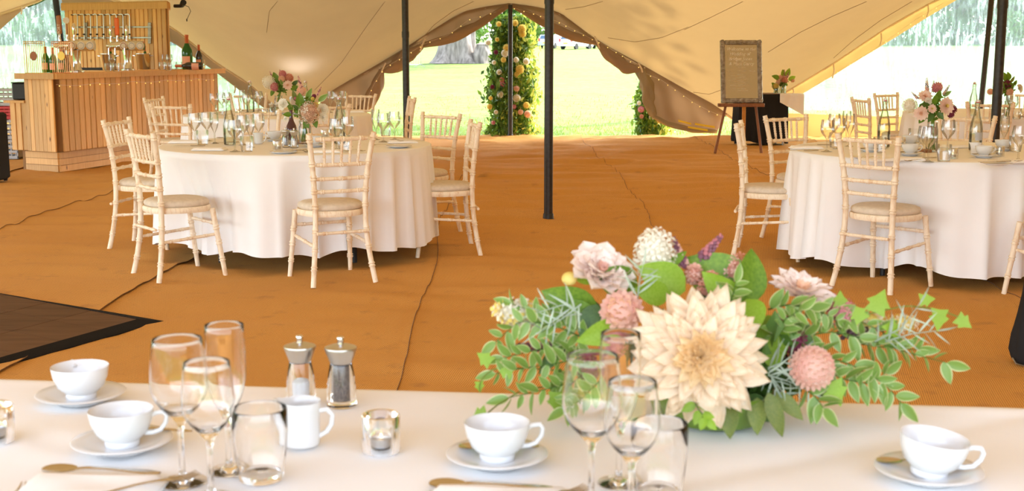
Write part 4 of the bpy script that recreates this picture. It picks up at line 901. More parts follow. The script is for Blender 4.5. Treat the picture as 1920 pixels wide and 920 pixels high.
sq = G(18, 346); spk_ = thing('loudspeaker', 'tall black loudspeaker cabinet beside the bar', 'speaker', (sq.x - .27, sq.y + .18, .012))
MB().box((0, 0, .37), (.30, .34, .70), bev=.02).obj('cabinet', M['blackcloth'], spk_); MB().box((0, -.172, .40), (.26, .012, .56), bev=.004).obj('grille', M['blackcloth'], spk_)
for x in (-.11, .11):
    for y in (-.12, .12): MB().lathe([(0, 0), (.02, 0), (.022, .02), (0, .022)], 10).obj('rubber_foot', M['black'], spk_, True, (x, y, 0))
# ------------------------------------------------------------------ things on the bar
def onbar(px, py): return G(px, py, ZT + .012)
def bottle_prof(h, r, neck=.3): return [(0, 0), (r * .9, 0), (r, .006), (r, h * .50), (r * .93, h * .57), (r * .55, h * .68), (r * .36, h * .76), (r * .33, h * .80)]
def champagne(p, h, r, label, glass='greenglass', rot=None, lab='label_pink', capm='copper'):
    t_ = thing('champagne_bottle', label, 'bottle', p, 0, None, rot)
    MB().lathe(bottle_prof(h, r) + [(0, h * .80)], 20).obj('glass_body', M[glass], t_, 60)
    MB().lathe([(r * .35, h * .74), (r * .40, h * .76), (r * .36, h * .93), (r * .40, h * .94), (r * .40, h * .985), (r * .3, h), (0, h)], 16).obj('foil', M[capm], t_)
    a = [(r * 1.01 * math.cos(g), r * 1.01 * math.sin(g)) for g in np.linspace(-PI * .95, -PI * .25, 12)]
    MB().grid(lambda u, v: (*a[int(round(u * 11))], h * (.12 + .26 * v)), 12, 4).obj('label', M[lab], t_); return t_
champagne(onbar(87, 136), .30, .042, 'green champagne bottle nearest the end of the counter, between the wire racks')
champagne(onbar(101, 136.5), .29, .042, 'green champagne bottle just behind the copper wire rack')
champagne(onbar(116, 135.5), .29, .042, 'green champagne bottle inside the copper wire rack')
champagne(onbar(352, 130), .46, .070, 'large green magnum bottle with orange foil on the counter')
champagne(onbar(374, 128.5), .33, .045, 'rose champagne bottle standing behind the lying dark bottle', 'darkglass')
tq = onbar(343, 131.5); champagne(tq + Vector((0, 0, .05)), .36, .050, 'dark bottle lying on its side in front of the magnum', 'darkglass', (0, 0, 0)).matrix_basis = Matrix.Translation(onbar(381, 131) + Vector((0, -.02, .052))) @ Matrix.Rotation(-PI / 2 - .0, 4, 'Y')
def wire_rack(px, py, wid, hgt, mat, disc, label, rz):
    t_ = thing('wire_display_rack', label, 'wire rack', onbar(px, py), rz); n = 11
    for k in range(n): x = -wid / 2 + wid * k / (n - 1); MB().tube([(x, 0, .004), (x, 0, hgt)], .0032, 5).obj('wire', M[mat], t_, False)
    for z in (.006, hgt - .02, hgt): MB().tube([(-wid / 2, 0, z), (wid / 2, 0, z)], .004, 5).obj('cross_wire', M[mat], t_, False)
    for x in (-wid / 2, wid / 2): MB().tube([(x, 0, .006), (x, .14, .006), (x, .14, hgt), (x, 0, hgt)], .004, 5).obj('end_wire', M[mat], t_, False)
    MB().lathe([(0, -.004), (.036, -.004), (.038, 0), (.036, .004), (0, .004)], 20).obj('badge', M[disc], t_, True, (0, -.008, hgt * .55), (PI / 2, 0, 0)).scale = (1, 1.35, 1)
wire_rack(65, 138, .20, .355, 'gold', 'bhandle', 'pale brass wire bottle rack with a brown oval badge', .2); wire_rack(117, 137.5, .20, .355, 'coppermetal', 'gold', 'copper wire bottle rack with a gold oval badge', .2)
tq = onbar(64, 138); 
def beer_font(px, py, label, rz, handles):
    t_ = thing('beer_font', label, 'beer font', onbar(px, py), rz)
    MB().lathe([(0, 0), (.085, 0), (.085, .02), (.06, .03), (.05, .05), (.044, .12), (.048, .20), (.06, .26), (0, .26)], 20).obj('column', M['steel'], t_)
    MB().lathe([(0, -.26), (.02, -.25), (.05, -.16), (.062, -.06), (.064, .06), (.062, .20), (.058, .215), (0, .215)], 18).obj('head', M['steel'], t_, True, (0, 0, .31), (0, PI / 2, 0))
    for i in range(3):
        x = -.02 + i * .105; MB().lathe([(0, 0), (.047, 0), (.050, .01), (.045, .02), (0, .022)], 20).obj('badge', M['badge'], t_, True, (x, -.062, .31), (PI / 2, 0, 0)); MB().lathe([(.030, .0225), (.034, .0235), (.038, .0225)], 20).obj('badge_ring', M['galv' if i else 'bhandle'], t_, True, (x, -.062, .31), (PI / 2, 0, 0))
    for x, kind in handles:
        MB().lathe([(0, 0), (.016, 0), (.018, .03), (.012, .06), (.013, .09), (0, .09)], 12).obj('tap_body', M['steel'], t_, True, (x, .02, .35))
        if kind == 'steel': MB().lathe([(0, 0), (.012, 0), (.022, .06), (.018, .12), (.008, .14), (0, .14)], 12).obj('tap_handle', M['steel'], t_, True, (x, .02, .43))
        elif kind == 'disc': MB().tube([(x, .02, .40), (x, .02, .56)], .009, 8).obj('tap_handle', M['bhandle'], t_); MB().lathe([(0, -.006), (.036, -.006), (.036, .006), (0, .006)], 18).obj('tap_badge', M['badge'], t_, True, (x, .01, .60), (PI / 2, 0, 0))
        else:
            mm = M['orange'] if kind == 'orange' else M['bhandle']; h_ = MB().box((0, 0, .11), (.055, .035, .22), bev=.012).obj('tap_handle', mm, t_, True, (x, .02, .44))
            if kind == 'export': text('EXPORT', .045, .015, .11, h_, M['chalk'], Matrix.Rotation(0, 4, 'Z'), y=-.019, shear=0).matrix_basis = Matrix.Translation((.016, -.019, .035)) @ Matrix.Rotation(-PI / 2, 4, 'Y') @ Matrix.Rotation(PI / 2, 4, 'X')
        MB().tube([(x, -.05, .30), (x, -.09, .28), (x, -.095, .20)], .009, 8).obj('spout', M['steel'], t_)
beer_font(145, 136, 'chrome three-tap beer font with a brown EXPORT handle', math.radians(0), ((-.19, 'export'), (-.10, 'disc'), (-.02, 'steel')))
beer_font(240, 132.5, 'chrome three-tap beer font with an orange handle', 0, ((-.20, 'steel'), (-.12, 'orange'), (.0, 'steel')))
def bucket(px, py, label, foil):
    t_ = thing('ice_bucket', label, 'ice bucket', onbar(px, py)); MB().lathe([(0, 0), (.075, 0), (.08, .005), (.105, .20), (.11, .205), (.11, .212), (.100, .208), (.077, .012), (0, .012)], 24).obj('pail', M['steel'], t_)
    for s_ in (-1, 1): MB().tube([(s_ * .10, -.03, .18), (s_ * .13, -.02, .185), (s_ * .13, .02, .185), (s_ * .10, .03, .18)], .008, 6).obj('handle', M['steel'], t_)
    champagne(onbar(px, py) + Vector((.02, .01, .014)), .30, .035, foil, 'greenglass')
bucket(205, 131.5, 'steel ice bucket between the two beer fonts', 'gold necked bottle cooling in the ice bucket between the beer fonts'); bucket(270, 130, 'steel ice bucket beside the orange-handled beer font', 'red foiled bottle in the ice bucket beside the orange-handled font'); bucket(131, 134.5, 'steel ice bucket beside the copper wire rack', 'bottle cooling in the ice bucket beside the copper wire rack')
tr_ = thing('bar_tray', 'long black drip tray on the back shelf of the bar', 'tray', kp(178, 124, .14) + ko + Vector((0, 0, 0)))
tr_.location.z = 1.097 + .001; MB().box((0, 0, .008), (.62, .2, .014), bev=.004).obj('tray_base', M['black'], tr_)
for y in (-.1, .1): MB().box((0, y, .018), (.62, .01, .03)).obj('rim', M['black'], tr_)
# ================================================================== glass, china, cutlery
def wall_prof(outer, th):
    "closed profile: outer from the bottom up, then the inner wall down"
    return outer
def stem_glass(h, r, bowl0, foot_r, rim_k=.86, wide=.45, th=.0010, seg=32, stem=.0042, solid=True):
    out = [(0, 0), (foot_r, 0), (foot_r, .0016), (foot_r * .5, .004), (stem * 1.6, .009), (stem, .02), (stem, bowl0 - .02), (stem * 1.5, bowl0 - .006)]
    n = 12; hb = h - bowl0; outer = []
    for k in range(1, n + 1):
        x = k / n
        if x < wide: rr = r * math.sin(x / wide * PI / 2) ** .62
        else: q = (x - wide) / (1 - wide); rr = r * (1 - (1 - rim_k) * q ** 1.5)
        outer.append((rr, bowl0 + hb * x))
    inner = [(max(a - th, .0006), b + (th * 1.6 if i < 2 else 0)) for i, (a, b) in enumerate(outer)]
    return out + outer + [(outer[-1][0] - th * .5, h + th * .4)] + list(reversed(inner)) + [(0, bowl0 + hb / n + .001)]
def thin_prof(pr): return pr
GL = {}
def glassmesh(key, prof, mat, seg=28): GL[key] = MB().lathe(prof, seg).mesh(key, mat, 50); return GL[key]
glassmesh('wine_fg', stem_glass(.222, .0425, .098, .036), M['glass'], 44); glassmesh('wine2_fg', stem_glass(.205, .038, .095, .034), M['glass'], 44)
glassmesh('flute_fg', stem_glass(.232, .031, .085, .032, .95, .55), M['glass'], 40)
def tumbler_prof(h, r0, r1, th=.002, base=.012): return [(0, 0), (r0 * .93, 0), (r0, .004), (r0 + (r1 - r0) * .6, h * .35), (r1, h * .7), (r1 * .99, h - .002), (r1 * .99 - th * .5, h), (r1 * .985 - th, h - .003), (r1 - th, h * .7), (r0 + (r1 - r0) * .6 - th, h * .35), (r0 - th * 1.5, base), (0, base * .8)]
glassmesh('tumbler_fg', tumbler_prof(.112, .034, .042), M['glass'], 44)
def simple_stem(h, r, bowl0, foot_r, rim_k, wide):
    st = .0045; out = [(0, .001), (foot_r, .001), (foot_r * .5, .004), (st, .012), (st * .9, bowl0 - .01)]; n = 9
    for k in range(1, n + 1):
        x = k / n; rr = r * math.sin(x / wide * PI / 2) ** .62 if x < wide else r * (1 - (1 - rim_k) * ((x - wide) / (1 - wide)) ** 1.5); out.append((rr, bowl0 + (h - bowl0) * x))
    return out
def cut(prof_fn, seg=28, amp=.03):                       # fluted crystal
    mb = MB(); pr = prof_fn; v = []; n = len(pr); f = []
    for k, (r, z) in enumerate(pr):
        for i in range(seg): a = 2 * PI * i / seg; rr = r * (1 + (amp * (1 if (i + k) % 2 else -1) if 5 < k < n - 3 else 0)); v.append((rr * math.cos(a), rr * math.sin(a), z))
    for k in range(n - 1):
        for i in range(seg): j = (i + 1) % seg; f.append((k * seg + i, k * seg + j, k * seg + seg + j, k * seg + seg + i))
    return mb.raw(v, f)
GL['wine'] = cut(simple_stem(.20, .043, .085, .036, .88, .5), 24).mesh('wine', M['cglass'], 20)
GL['flute'] = cut(simple_stem(.215, .030, .08, .030, .95, .55), 20).mesh('flute', M['cglass'], 20)
GL['tumbler'] = cut([(0, .008), (.03, .008), (.034, .004), (.036, .02), (.038, .035), (.040, .05), (.041, .065), (.041, .08), (.041, .09), (.041, .1)], 24, .02).mesh('tumbler', M['cglass'], 20)
def glass(kind, p, label, cat, group=None, rz=0):
    nm = {'wine': 'wine_glass', 'flute': 'champagne_flute', 'tumbler': 'water_tumbler'}[kind.split('_')[0].rstrip('2')]
    o = inst(nm, GL[kind], None, p, (0, 0, rz)); return tag(o, label, cat, group)
# swing-top bottle
BOT = {'body': MB().lathe([(0, .004), (.036, .004), (.040, .01), (.041, .10), (.040, .14), (.033, .185), (.022, .225), (.0155, .26), (.0135, .292), (.016, .296), (.016, .303), (.010, .305)], 24).mesh('bottle_body', M['bottleglass'], 50),
       'stopper': MB().lathe([(.0, .300), (.011, .300), (.013, .312), (.010, .322), (0, .325)], 12).mesh('stopper', M['porcelain']),
       'seal': MB().lathe([(.0125, .3055), (.0145, .308), (.0125, .3105)], 12).mesh('seal', M['tail']), 'bail': MB().tube([(.017, 0, .285), (.021, -.004, .30), (.015, -.006, .320), (-.015, -.006, .320), (-.021, -.004, .30), (-.017, 0, .285), (-.019, .008, .262), (.019, .008, .262), (.017, 0, .285)], .0014, 5).mesh('bail_wire', M['steel']),
       'label': MB().grid(lambda u, v: (.0415 * math.cos(-2.2 + 1.3 * u), .0415 * math.sin(-2.2 + 1.3 * u), .07 + .05 * v), 8, 3).mesh('label', M['grey'])}
def swing_bottle(p, label, rz=0, lab=False):
    t_ = thing('swing_top_bottle', label, 'bottle', p, rz); inst('bottle_body', BOT['body'], t_); inst('stopper', BOT['stopper'], t_); inst('seal', BOT['seal'], t_); inst('bail_wire', BOT['bail'], t_)
    if lab: inst('print', BOT['label'], t_)
    MB().lathe([(0, .01), (.037, .01), (.037, .11), (0, .11)], 16).obj('water', M['tglass'], t_)
# cups
def cup_prof(h, r): return [(0, .0), (r * .52, 0), (r * .54, .006), (r * .52, .009), (r * .60, .013), (r * .80, h * .38), (r * .94, h * .68), (r * 1.0, h * .985), (r * .995, h), (r * .965, h * .99), (r * .90, h * .68), (r * .75, h * .38), (r * .5, .018), (0, .016)]
CUP = MB().lathe(cup_prof(.060, .052), 40).mesh('cup_bowl', M['porcelain'], 60)
HND = MB().tube([(.046, 0, .048), (.056, 0, .053), (.068, 0, .054), (.073, 0, .047), (.071, 0, .036), (.062, 0, .024), (.050, 0, .020), (.037, 0, .0195)], [.004, .0042, .004, .0038, .0038, .0038, .004, .0045], 10).mesh('handle', M['porcelain'])
SAU = MB().lathe([(0, .004), (.030, .004), (.034, .0), (.042, .0), (.045, .004), (.065, .011), (.079, .016), (.081, .0175), (.079, .019), (.062, .015), (.044, .009), (.03, .0075), (0, .0075)], 44).mesh('saucer', M['porcelain'], 60)
def spoon_mesh(L_, w_, name):
    mb = MB()
    def bowl(u, v):
        a = 2 * PI * u; r = v; x = -L_ * .5 + L_ * .15 + r * math.cos(a) * L_ * .15; y = r * math.sin(a) * w_ / 2 * (1 - .15 * math.cos(a)); return (x, y, .0035 + .004 * r * r)
    mb.grid(bowl, 24, 6, wrap=True); mb.grid(lambda u, v: (lambda p: (p[0], p[1], p[2] - .0012))(bowl(1 - u, v)), 24, 6, wrap=True)
    pts = [(-L_ * .5 + L_ * .29, 0, .0072), (-L_ * .13, 0, .009), (L_ * .05, 0, .0085), (L_ * .3, 0, .005), (L_ * .47, 0, .0032), (L_ * .5, 0, .003)]
    c = spline(pts, 16); W2 = np.interp(np.linspace(0, 1, 16), [0, .25, .6, .9, 1], [w_ * .16, w_ * .13, w_ * .16, w_ * .28, w_ * .12])
    mb.grid(lambda u, v: (c[int(round(v * 15))][0], math.cos(2 * PI * u) * W2[int(round(v * 15))], c[int(round(v * 15))][2] + math.sin(2 * PI * u) * .0013), 10, 16, wrap=True)
    return mb.mesh(name, M['cutlery'], 60)
TSP, DSP = spoon_mesh(.135, .028, 'teaspoon'), spoon_mesh(.185, .040, 'spoon')
def fork_mesh(L_, w_):
    mb = MB(); pts = [(L_ * .5, 0, .003), (L_ * .3, 0, .005), (0, 0, .009), (-L_ * .2, 0, .008), (-L_ * .27, 0, .006)]; c = spline(pts, 14); W2 = np.interp(np.linspace(0, 1, 14), [0, .12, .45, .8, 1], [w_ * .2, w_ * .26, w_ * .15, w_ * .12, w_ * .42])
    mb.grid(lambda u, v: (c[int(round(v * 13))][0], math.cos(2 * PI * u) * W2[int(round(v * 13))], c[int(round(v * 13))][2] + math.sin(2 * PI * u) * .0012), 10, 14, wrap=True)
    for k in range(4): y = (-1.5 + k) * w_ * .25; mb.tube([(-L_ * .265, y, .006), (-L_ * .36, y, .004), (-L_ * .45, y, .006), (-L_ * .5, y, .009)], [.0019, .0018, .0015, .0008], 6)
    return mb.mesh('fork', M['cutlery'], 60)
FRK = fork_mesh(.185, .024)
_kb = MB(); _kb.box((.055, 0, .004), (.10, .014, .007), bev=.003); _kb.prism([(-.115, .002), (-.10, -.007), (-.06, -.010), (.01, -.008), (.01, .008), (-.09, .008)], .003, .0048); KNF = _kb.mesh('knife', M['cutlery'])
PLT = MB().lathe([(0, .002), (.05, .002), (.054, 0), (.058, .002), (.07, .006), (.086, .010), (.087, .012), (.07, .009), (.055, .006), (0, .006)], 36).mesh('side_plate', M['porcelain'], 60)
def napkin_mesh(w_, d, h, seed):
    r_ = np.random.default_rng(seed); ph = r_.uniform(0, 6, 4); mb = MB()
    for lay in range(2):
        def top(u, v, lay=lay): x = (u - .5) * w_ * (1 - .02 * lay); y = (v - .5) * d * (1 - .02 * lay); e = min(u, 1 - u, v, 1 - v); return (x, y, h * (.5 + .5 * lay) * min(1, e * 12 + .25) + .0025 * math.sin(u * 7 + ph[0]) * math.sin(v * 5 + ph[1]) * min(1, e * 8))
        mb.grid(top, 16, 12)
    for i in range(15): pass
    edge = [(u, 0) for u in np.linspace(0, 1, 12)] + [(1, v) for v in np.linspace(0, 1, 10)[1:]] + [(u, 1) for u in np.linspace(1, 0, 12)[1:]] + [(0, v) for v in np.linspace(1, 0, 10)[1:]]
    n = len(edge); v = [((a - .5) * w_, (b - .5) * d, 0) for a, b in edge] + [((a - .5) * w_, (b - .5) * d, h * .3) for a, b in edge]; mb.raw(v, [(i, (i + 1) % n, n + (i + 1) % n, n + i) for i in range(n)])
    return mb.mesh('napkin', M['napkin'], 'all')
NAP = [napkin_mesh(.21, .11, .016, k) for k in range(3)]
def cup_set(p, label, rz, spoon=None, tilt=0, grp=None, saucer=True, sp_label=None):
    p = Vector(p); c = thing('teacup', 'white teacup ' + label, 'cup', p + Vector((0, 0, .0078 if saucer else 0)), rz, grp and 'teacups ' + grp, (tilt, 0, rz) if tilt else None)
    inst('cup_bowl', CUP, c); inst('handle', HND, c)
    if saucer: tag(inst('saucer', SAU, None, p, (0, 0, rz)), 'white saucer of the teacup ' + label, 'saucer', grp and 'saucers ' + grp)
    if spoon is not None: 
        d, a = spoon; tag(inst('teaspoon', TSP, None, p + Vector((d[0], d[1], .0135)), (0, 0, a)), 'teaspoon with the teacup ' + label, 'teaspoon', grp and 'teaspoons ' + grp)
    return c
TLG = MB().lathe([(0, .008), (.026, .0075), (.0275, .012), (.0275, .060), (.0295, .0625), (.0315, .060), (.0315, .004), (.030, 0), (0, 0)], 36).mesh('glass_holder', M['glass'], 60)
TLT = MB().lathe([(0, .001), (.0185, .001), (.019, .016), (.0178, .016), (.0175, .013), (0, .013)], 24).mesh('candle_cup', M['tin']); TLW = MB().lathe([(.0174, .0125), (.006, .0122), (0, .0125)], 20).mesh('wax', M['wax'])
TLF = MB().lathe([(0, 0), (.0018, .003), (.0014, .006), (0, .010)], 8).mesh('flame', M['flame']); TLWK = MB().tube([(0, 0, .012), (0, 0, .017)], .0006, 5).mesh('wick', M['black'])
TLG2 = MB().lathe([(0, .006), (.026, .006), (.0275, .012), (.0275, .060), (.0300, .062), (.0315, .058), (.0315, .004), (.030, 0), (0, 0)], 24).mesh('glass_holder', M['cglass'], 60)
def tealight(p, label, near=False, lit=True, grp=None):
    t_ = thing('tealight_holder', label, 'tealight', p, 0, grp); inst('glass_holder', TLG if near else TLG2, t_)
    c = inst('candle', TLT, t_, (0, 0, .0085)); inst('wax', TLW, c); inst('wick', TLWK, c)
    if lit: inst('flame', TLF, c, (0, 0, .016))
def mill(p, label, fill, near=True):
    t_ = thing('glass_mill', label, 'mill', p); s_ = M['glass'] if near else M['tglass']
    MB().lathe([(0, .0), (.026, 0), (.028, .003), (.0275, .02), (.024, .06), (.0205, .078), (.020, .080), (.0165, .080), (.0165, .012), (0, .011)], 32).obj('glass_body', s_, t_, 60)
    MB().lathe([(0, .0125), (.0158, .0125), (.0158, .014 + (.030 if fill == 'salt' else .062)), (0, .016 + (.034 if fill == 'salt' else .060))], 20).obj('filling', M[fill], t_)
    MB().lathe([(0, .0805), (.019, .0805), (.0205, .083), (.0285, .104), (.0295, .108), (.029, .110), (.018, .114), (.008, .117), (0, .117)], 36).obj('cap', M['brushed'], t_, 50)
    MB().lathe([(0, .116), (.0065, .116), (.0058, .121), (.0066, .124), (.0066, .128), (.005, .130), (0, .130)], 20).obj('knob', M['steel'], t_, 50)
def jug(p, label, s_=1.0, rz=0):
    t_ = thing('milk_jug', label, 'jug', p, rz)
    def fn(u, v):
        a = 2 * PI * u; pr = [(0, 0), (.028, 0), (.030, .003), (.0305, .02), (.0305, .045), (.0315, .062), (.033, .073), (.0325, .0745), (.031, .073), (.0295, .06), (.0285, .02), (.027, .006), (0, .005)]
        r, z = pr[int(round(v * 12))]; sp_ = max(0, math.cos(a - PI)) ** 14 * max(0, (z - .05) / .025); return (r * math.cos(a) * (1 + .38 * sp_), r * math.sin(a), z + .004 * sp_)
    MB().grid(fn, 44, 13, wrap=True).obj('jug_body', M['porcelain'], t_, 60); MB().tube([(.030, 0, .058), (.044, 0, .060), (.052, 0, .05), (.050, 0, .034), (.042, 0, .022), (.029, 0, .014)], .0042, 10).obj('handle', M['porcelain'], t_); t_.scale = (s_,) * 3
# ------------------------------------------------------------------ the foreground table
TZ = FZ + .0015
def on(px, py, z=TZ): return G(px, py, z)
def fg(kind, px, py, label, cat): return glass(kind, on(px, py), label, cat)
fg('wine_fg', 343, 903, 'large clear wine glass beside the forked napkin', 'wine glass'); fg('wine2_fg', 397, 935, 'smaller clear wine glass between the flute and the tumbler', 'wine glass'); fg('flute_fg', 430, 882, 'tall clear champagne flute behind the two wine glasses', 'champagne flute')
fg('tumbler_fg', 490, 897, 'clear water tumbler in front of the white milk jug', 'tumbler')
fg('wine_fg', 1108, 948, 'large clear wine glass in front of the flower bowl', 'wine glass'); fg('wine2_fg', 1182, 985, 'smaller clear wine glass next to the tumbler by the flower bowl', 'wine glass'); fg('flute_fg', 1160, 905, 'clear champagne flute touching the big cream dahlia from here', 'champagne flute').__setitem__('label', 'clear champagne flute standing close against the flower bowl')
fg('tumbler_fg', 1234, 930, 'clear water tumbler under the big cream dahlia', 'tumbler')
jug(on(566, 832), 'small white milk jug beside the salt mill', 1.0, 0); mill(on(565, 757), 'glass salt mill with a steel cap', 'salt'); mill(on(641, 760), 'glass pepper mill full of peppercorns', 'pepper')
tealight(on(715, 845), 'clear tealight glass with a burning candle by the pepper mill', True); tealight(on(-8, 826), 'clear tealight glass beside the unspooned teacup', True, False)
cup_set(on(153, 752), 'without a spoon', math.radians(120)); cup_set(on(230, 842), 'beside the dessert spoon and napkin', math.radians(6), ((.035, .045), math.radians(2) + PI * 0))
cup_set(on(932, 868), 'between the tealight and the flower bowl', math.radians(6), ((.005, .030), math.radians(4))); cup_set(on(1740, 897), 'tilted against its copper-toned spoon', math.radians(-12), ((-.005, .022), math.radians(-6)), 0).rotation_euler = (math.radians(2), math.radians(7), math.radians(-10))
def flat_item(name, ms, px, py, rz, label, cat, z=TZ, sc=1, tilt=0): return tag(inst(name, ms, None, G(px, py, z), (0, tilt, rz), sc), label, cat)
flat_item('dessert_spoon', DSP, 190, 887, math.radians(-4), 'dessert spoon lying above the napkin with the crossed fork', 'spoon', TZ + .001)
flat_item('napkin', NAP[0], 165, 925, math.radians(-3), 'folded white napkin below the dessert spoon', 'napkin', TZ)
flat_item('dessert_fork', FRK, 258, 918, math.radians(215), 'fork crossing the handle of the dessert spoon', 'fork', TZ + .012); flat_item('table_fork', FRK, 18, 955, math.radians(275), 'table fork whose tines point at the tealight', 'fork')
flat_item('dessert_spoon', DSP, 920, 915, math.radians(-4), 'dessert spoon lying below the teacup near the flower bowl', 'spoon', TZ + .001); flat_item('napkin', NAP[1], 935, 950, math.radians(-3), 'folded white napkin below the second dessert spoon', 'napkin', TZ); flat_item('dessert_fork', FRK, 1005, 945, math.radians(215), 'fork resting on the second napkin', 'fork', TZ + .014)
# ------------------------------------------------------------------ round tables
TT = .012 + .742
CLUST = {TA: ((420, 'nearest the bar'), (505, 'around the red-sealed bottle'), (600, 'beside the brown vase'), (690, 'around the plain swing-top bottle'), (9999, 'nearest the entrance')),
    TB: ((1610, 'nearest the easel'), (1675, 'around the red-sealed bottle'), (1800, 'below the dahlia vase'), (9999, 'around the labelled bottle')),
    TA2: ((440, 'nearest the bar'), (530, 'around the bar-side bottle'), (9999, 'nearest the entrance')), TB2: ((1850, 'beside the swing-top bottle'), (9999, 'below the red flowers'))}
def tb_items(nm0, items, tz=TT):
    for it in items: tb_item(next(s_ for lim, s_ in CLUST[nm0] if it[1] < lim) + ' on ' + nm0, [it], tz)
def tb_item(nm, items, tz):
    wl = {'W': ('wine', 'cut crystal wine glass ' + nm, 'wine glass'), 'F': ('flute', 'cut crystal flute ' + nm, 'champagne flute'), 'T': ('tumbler', 'cut glass tumbler ' + nm, 'tumbler')}
    for it in items:
        k, px, py = it[:3]; p = G(px, py, tz)
        if k in wl: kind, lb, ct = wl[k]; glass(kind, p, lb, ct, (ct + 'es' if ct.endswith('s') else ct + 's') + ' ' + nm, random.uniform(0, 3))
        elif k == 'L': tealight(p, 'lit tealight glass ' + nm, False, True, 'tealights ' + nm)
        elif k == 'C': cup_set(p, nm, it[3] if len(it) > 3 else .3, ((.0, .03), .2), 0, nm)
        elif k == 'N': tag(inst('napkin', NAP[random.randint(0, 2)], None, p, (0, 0, it[3])), 'folded white napkin ' + nm, 'napkin', 'napkins ' + nm)
        elif k == 'P': tag(inst('side_plate', PLT, None, p), 'white side plate ' + nm, 'plate', 'side plates ' + nm)
        elif k == 'K': tag(inst('table_knife', KNF, None, p + Vector((0, 0, it[4] if len(it) > 4 else 0.001)), (0, 0, it[3])), 'steel table knife ' + nm, 'knife', 'knives ' + nm)
        elif k == 'R': tag(inst('table_fork', FRK, None, p + Vector((0, 0, it[4] if len(it) > 4 else 0.001)), (0, 0, it[3])), 'steel table fork ' + nm, 'fork', 'forks ' + nm)
        elif k == 'S': tag(inst('dessert_spoon', DSP, None, p + Vector((0, 0, .001)), (0, 0, it[3])), 'steel dessert spoon ' + nm, 'spoon', 'spoons ' + nm)
tb_items(TA, [('W', 366, 266), ('W', 389, 264), ('F', 403, 269), ('T', 380, 272), ('W', 441, 284), ('F', 470, 276), ('W', 484, 268), ('W', 455, 272), ('T', 463, 285), ('T', 447, 262), ('W', 631, 281), ('W', 652, 275), ('F', 640, 262), ('T', 645, 284),
    ('F', 705, 262), ('W', 719, 266), ('W', 740, 262), ('T', 723, 256), ('L', 521, 281), ('C', 515, 264, 2.8), ('C', 590, 275, .2), ('N', 346, 267, .1), ('N', 393, 281, -.05), ('N', 755, 267, .15), ('P', 748, 276), ('P', 532, 287), ('K', 545, 286, .3, .012), ('R', 566, 285, 2.2), ('R', 574, 284, 2.0),
    ('K', 420, 268, .4), ('S', 430, 259, .2), ('R', 668, 283, 2.3), ('N', 610, 285, .1), ('K', 355, 274, .1), ('S', 715, 273, .5), ('R', 770, 270, .1, .018), ('L', 610, 258)])
swing_bottle(G(431, 272, TT), 'red-sealed swing-top water bottle on ' + TA, .4); swing_bottle(G(637, 270, TT), 'swing-top water bottle behind a chair back on ' + TA, 1.2)
jug(G(485, 269, TT), 'white milk jug beside the teacups on ' + TA); mill(G(536, 276, TT), 'glass pepper mill below the brown vase', 'pepper', False); mill(G(552, 277, TT), 'glass salt mill below the brown vase', 'salt', False)
tb_items(TA2, [('W', 402, 213), ('W', 416, 211), ('W', 425, 209), ('F', 455, 208), ('W', 463, 212), ('F', 478, 211), ('W', 486, 207), ('T', 412, 216), ('L', 447, 215), ('L', 501, 216), ('F', 620, 211), ('W', 632, 209), ('F', 644, 210), ('N', 664, 210, .2), ('N', 495, 206, .1), ('P', 540, 213), ('C', 560, 214), ('T', 592, 213), ('K', 430, 217, .2)])
swing_bottle(G(470, 211, TT), 'swing-top bottle among glasses, nearer the bar on ' + TA2, .2); swing_bottle(G(574, 211, TT), 'swing-top bottle behind the bouquets on ' + TA2, 1)
mill(G(510, 216, TT), 'small pepper mill on ' + TA2, 'pepper', False); mill(G(520, 216, TT), 'small salt mill on ' + TA2, 'salt', False)
tb_items(TB, [('W', 1550, 284), ('W', 1571, 279), ('F', 1592, 274), ('F', 1586, 266), ('W', 1563, 268), ('T', 1566, 277), ('T', 1714, 268), ('C', 1706, 273, .1), ('C', 1706, 291, 0), ('W', 1734, 301), ('W', 1744, 303), ('W', 1764, 284), ('T', 1764, 303), ('L', 1786, 297), ('L', 1873, 293), ('L', 1690, 274), ('C', 1844, 295, .2), ('C', 1880, 282, .5),
    ('F', 1885, 281), ('W', 1909, 300), ('T', 1897, 284), ('P', 1868, 309), ('K', 1866, 308, .3, .012), ('R', 1884, 306, 2.6, .012), ('N', 1905, 304, .1), ('N', 1700, 300, -.1), ('R', 1719, 302, .5), ('K', 1728, 297, .3), ('N', 1512, 278, .05), ('K', 1505, 283, .1), ('P', 1622, 297), ('R', 1636, 297, 2.3), ('N', 1650, 301, .1), ('K', 1530, 272, -.1), ('N', 1795, 276, .3), ('C', 1632, 284, .4), ('T', 1648, 287)])
swing_bottle(G(1656, 277, TT), 'red-sealed swing-top bottle standing clear of the flowers on ' + TB, .5); swing_bottle(G(1828, 283, TT), 'labelled swing-top bottle beside the milk jug on ' + TB, .2, True)
jug(G(1829, 290, TT), 'white milk jug in front of the labelled bottle on ' + TB)
tb_items(TB2, [('W', 1879, 222), ('F', 1890, 223), ('W', 1899, 220), ('T', 1906, 224), ('L', 1915, 221), ('T', 1872, 226), ('N', 1800, 222, .2), ('N', 1760, 221, .1), ('W', 1745, 218)])
swing_bottle(G(1824, 217, TT), 'clear swing-top bottle on ' + TB2, .2)
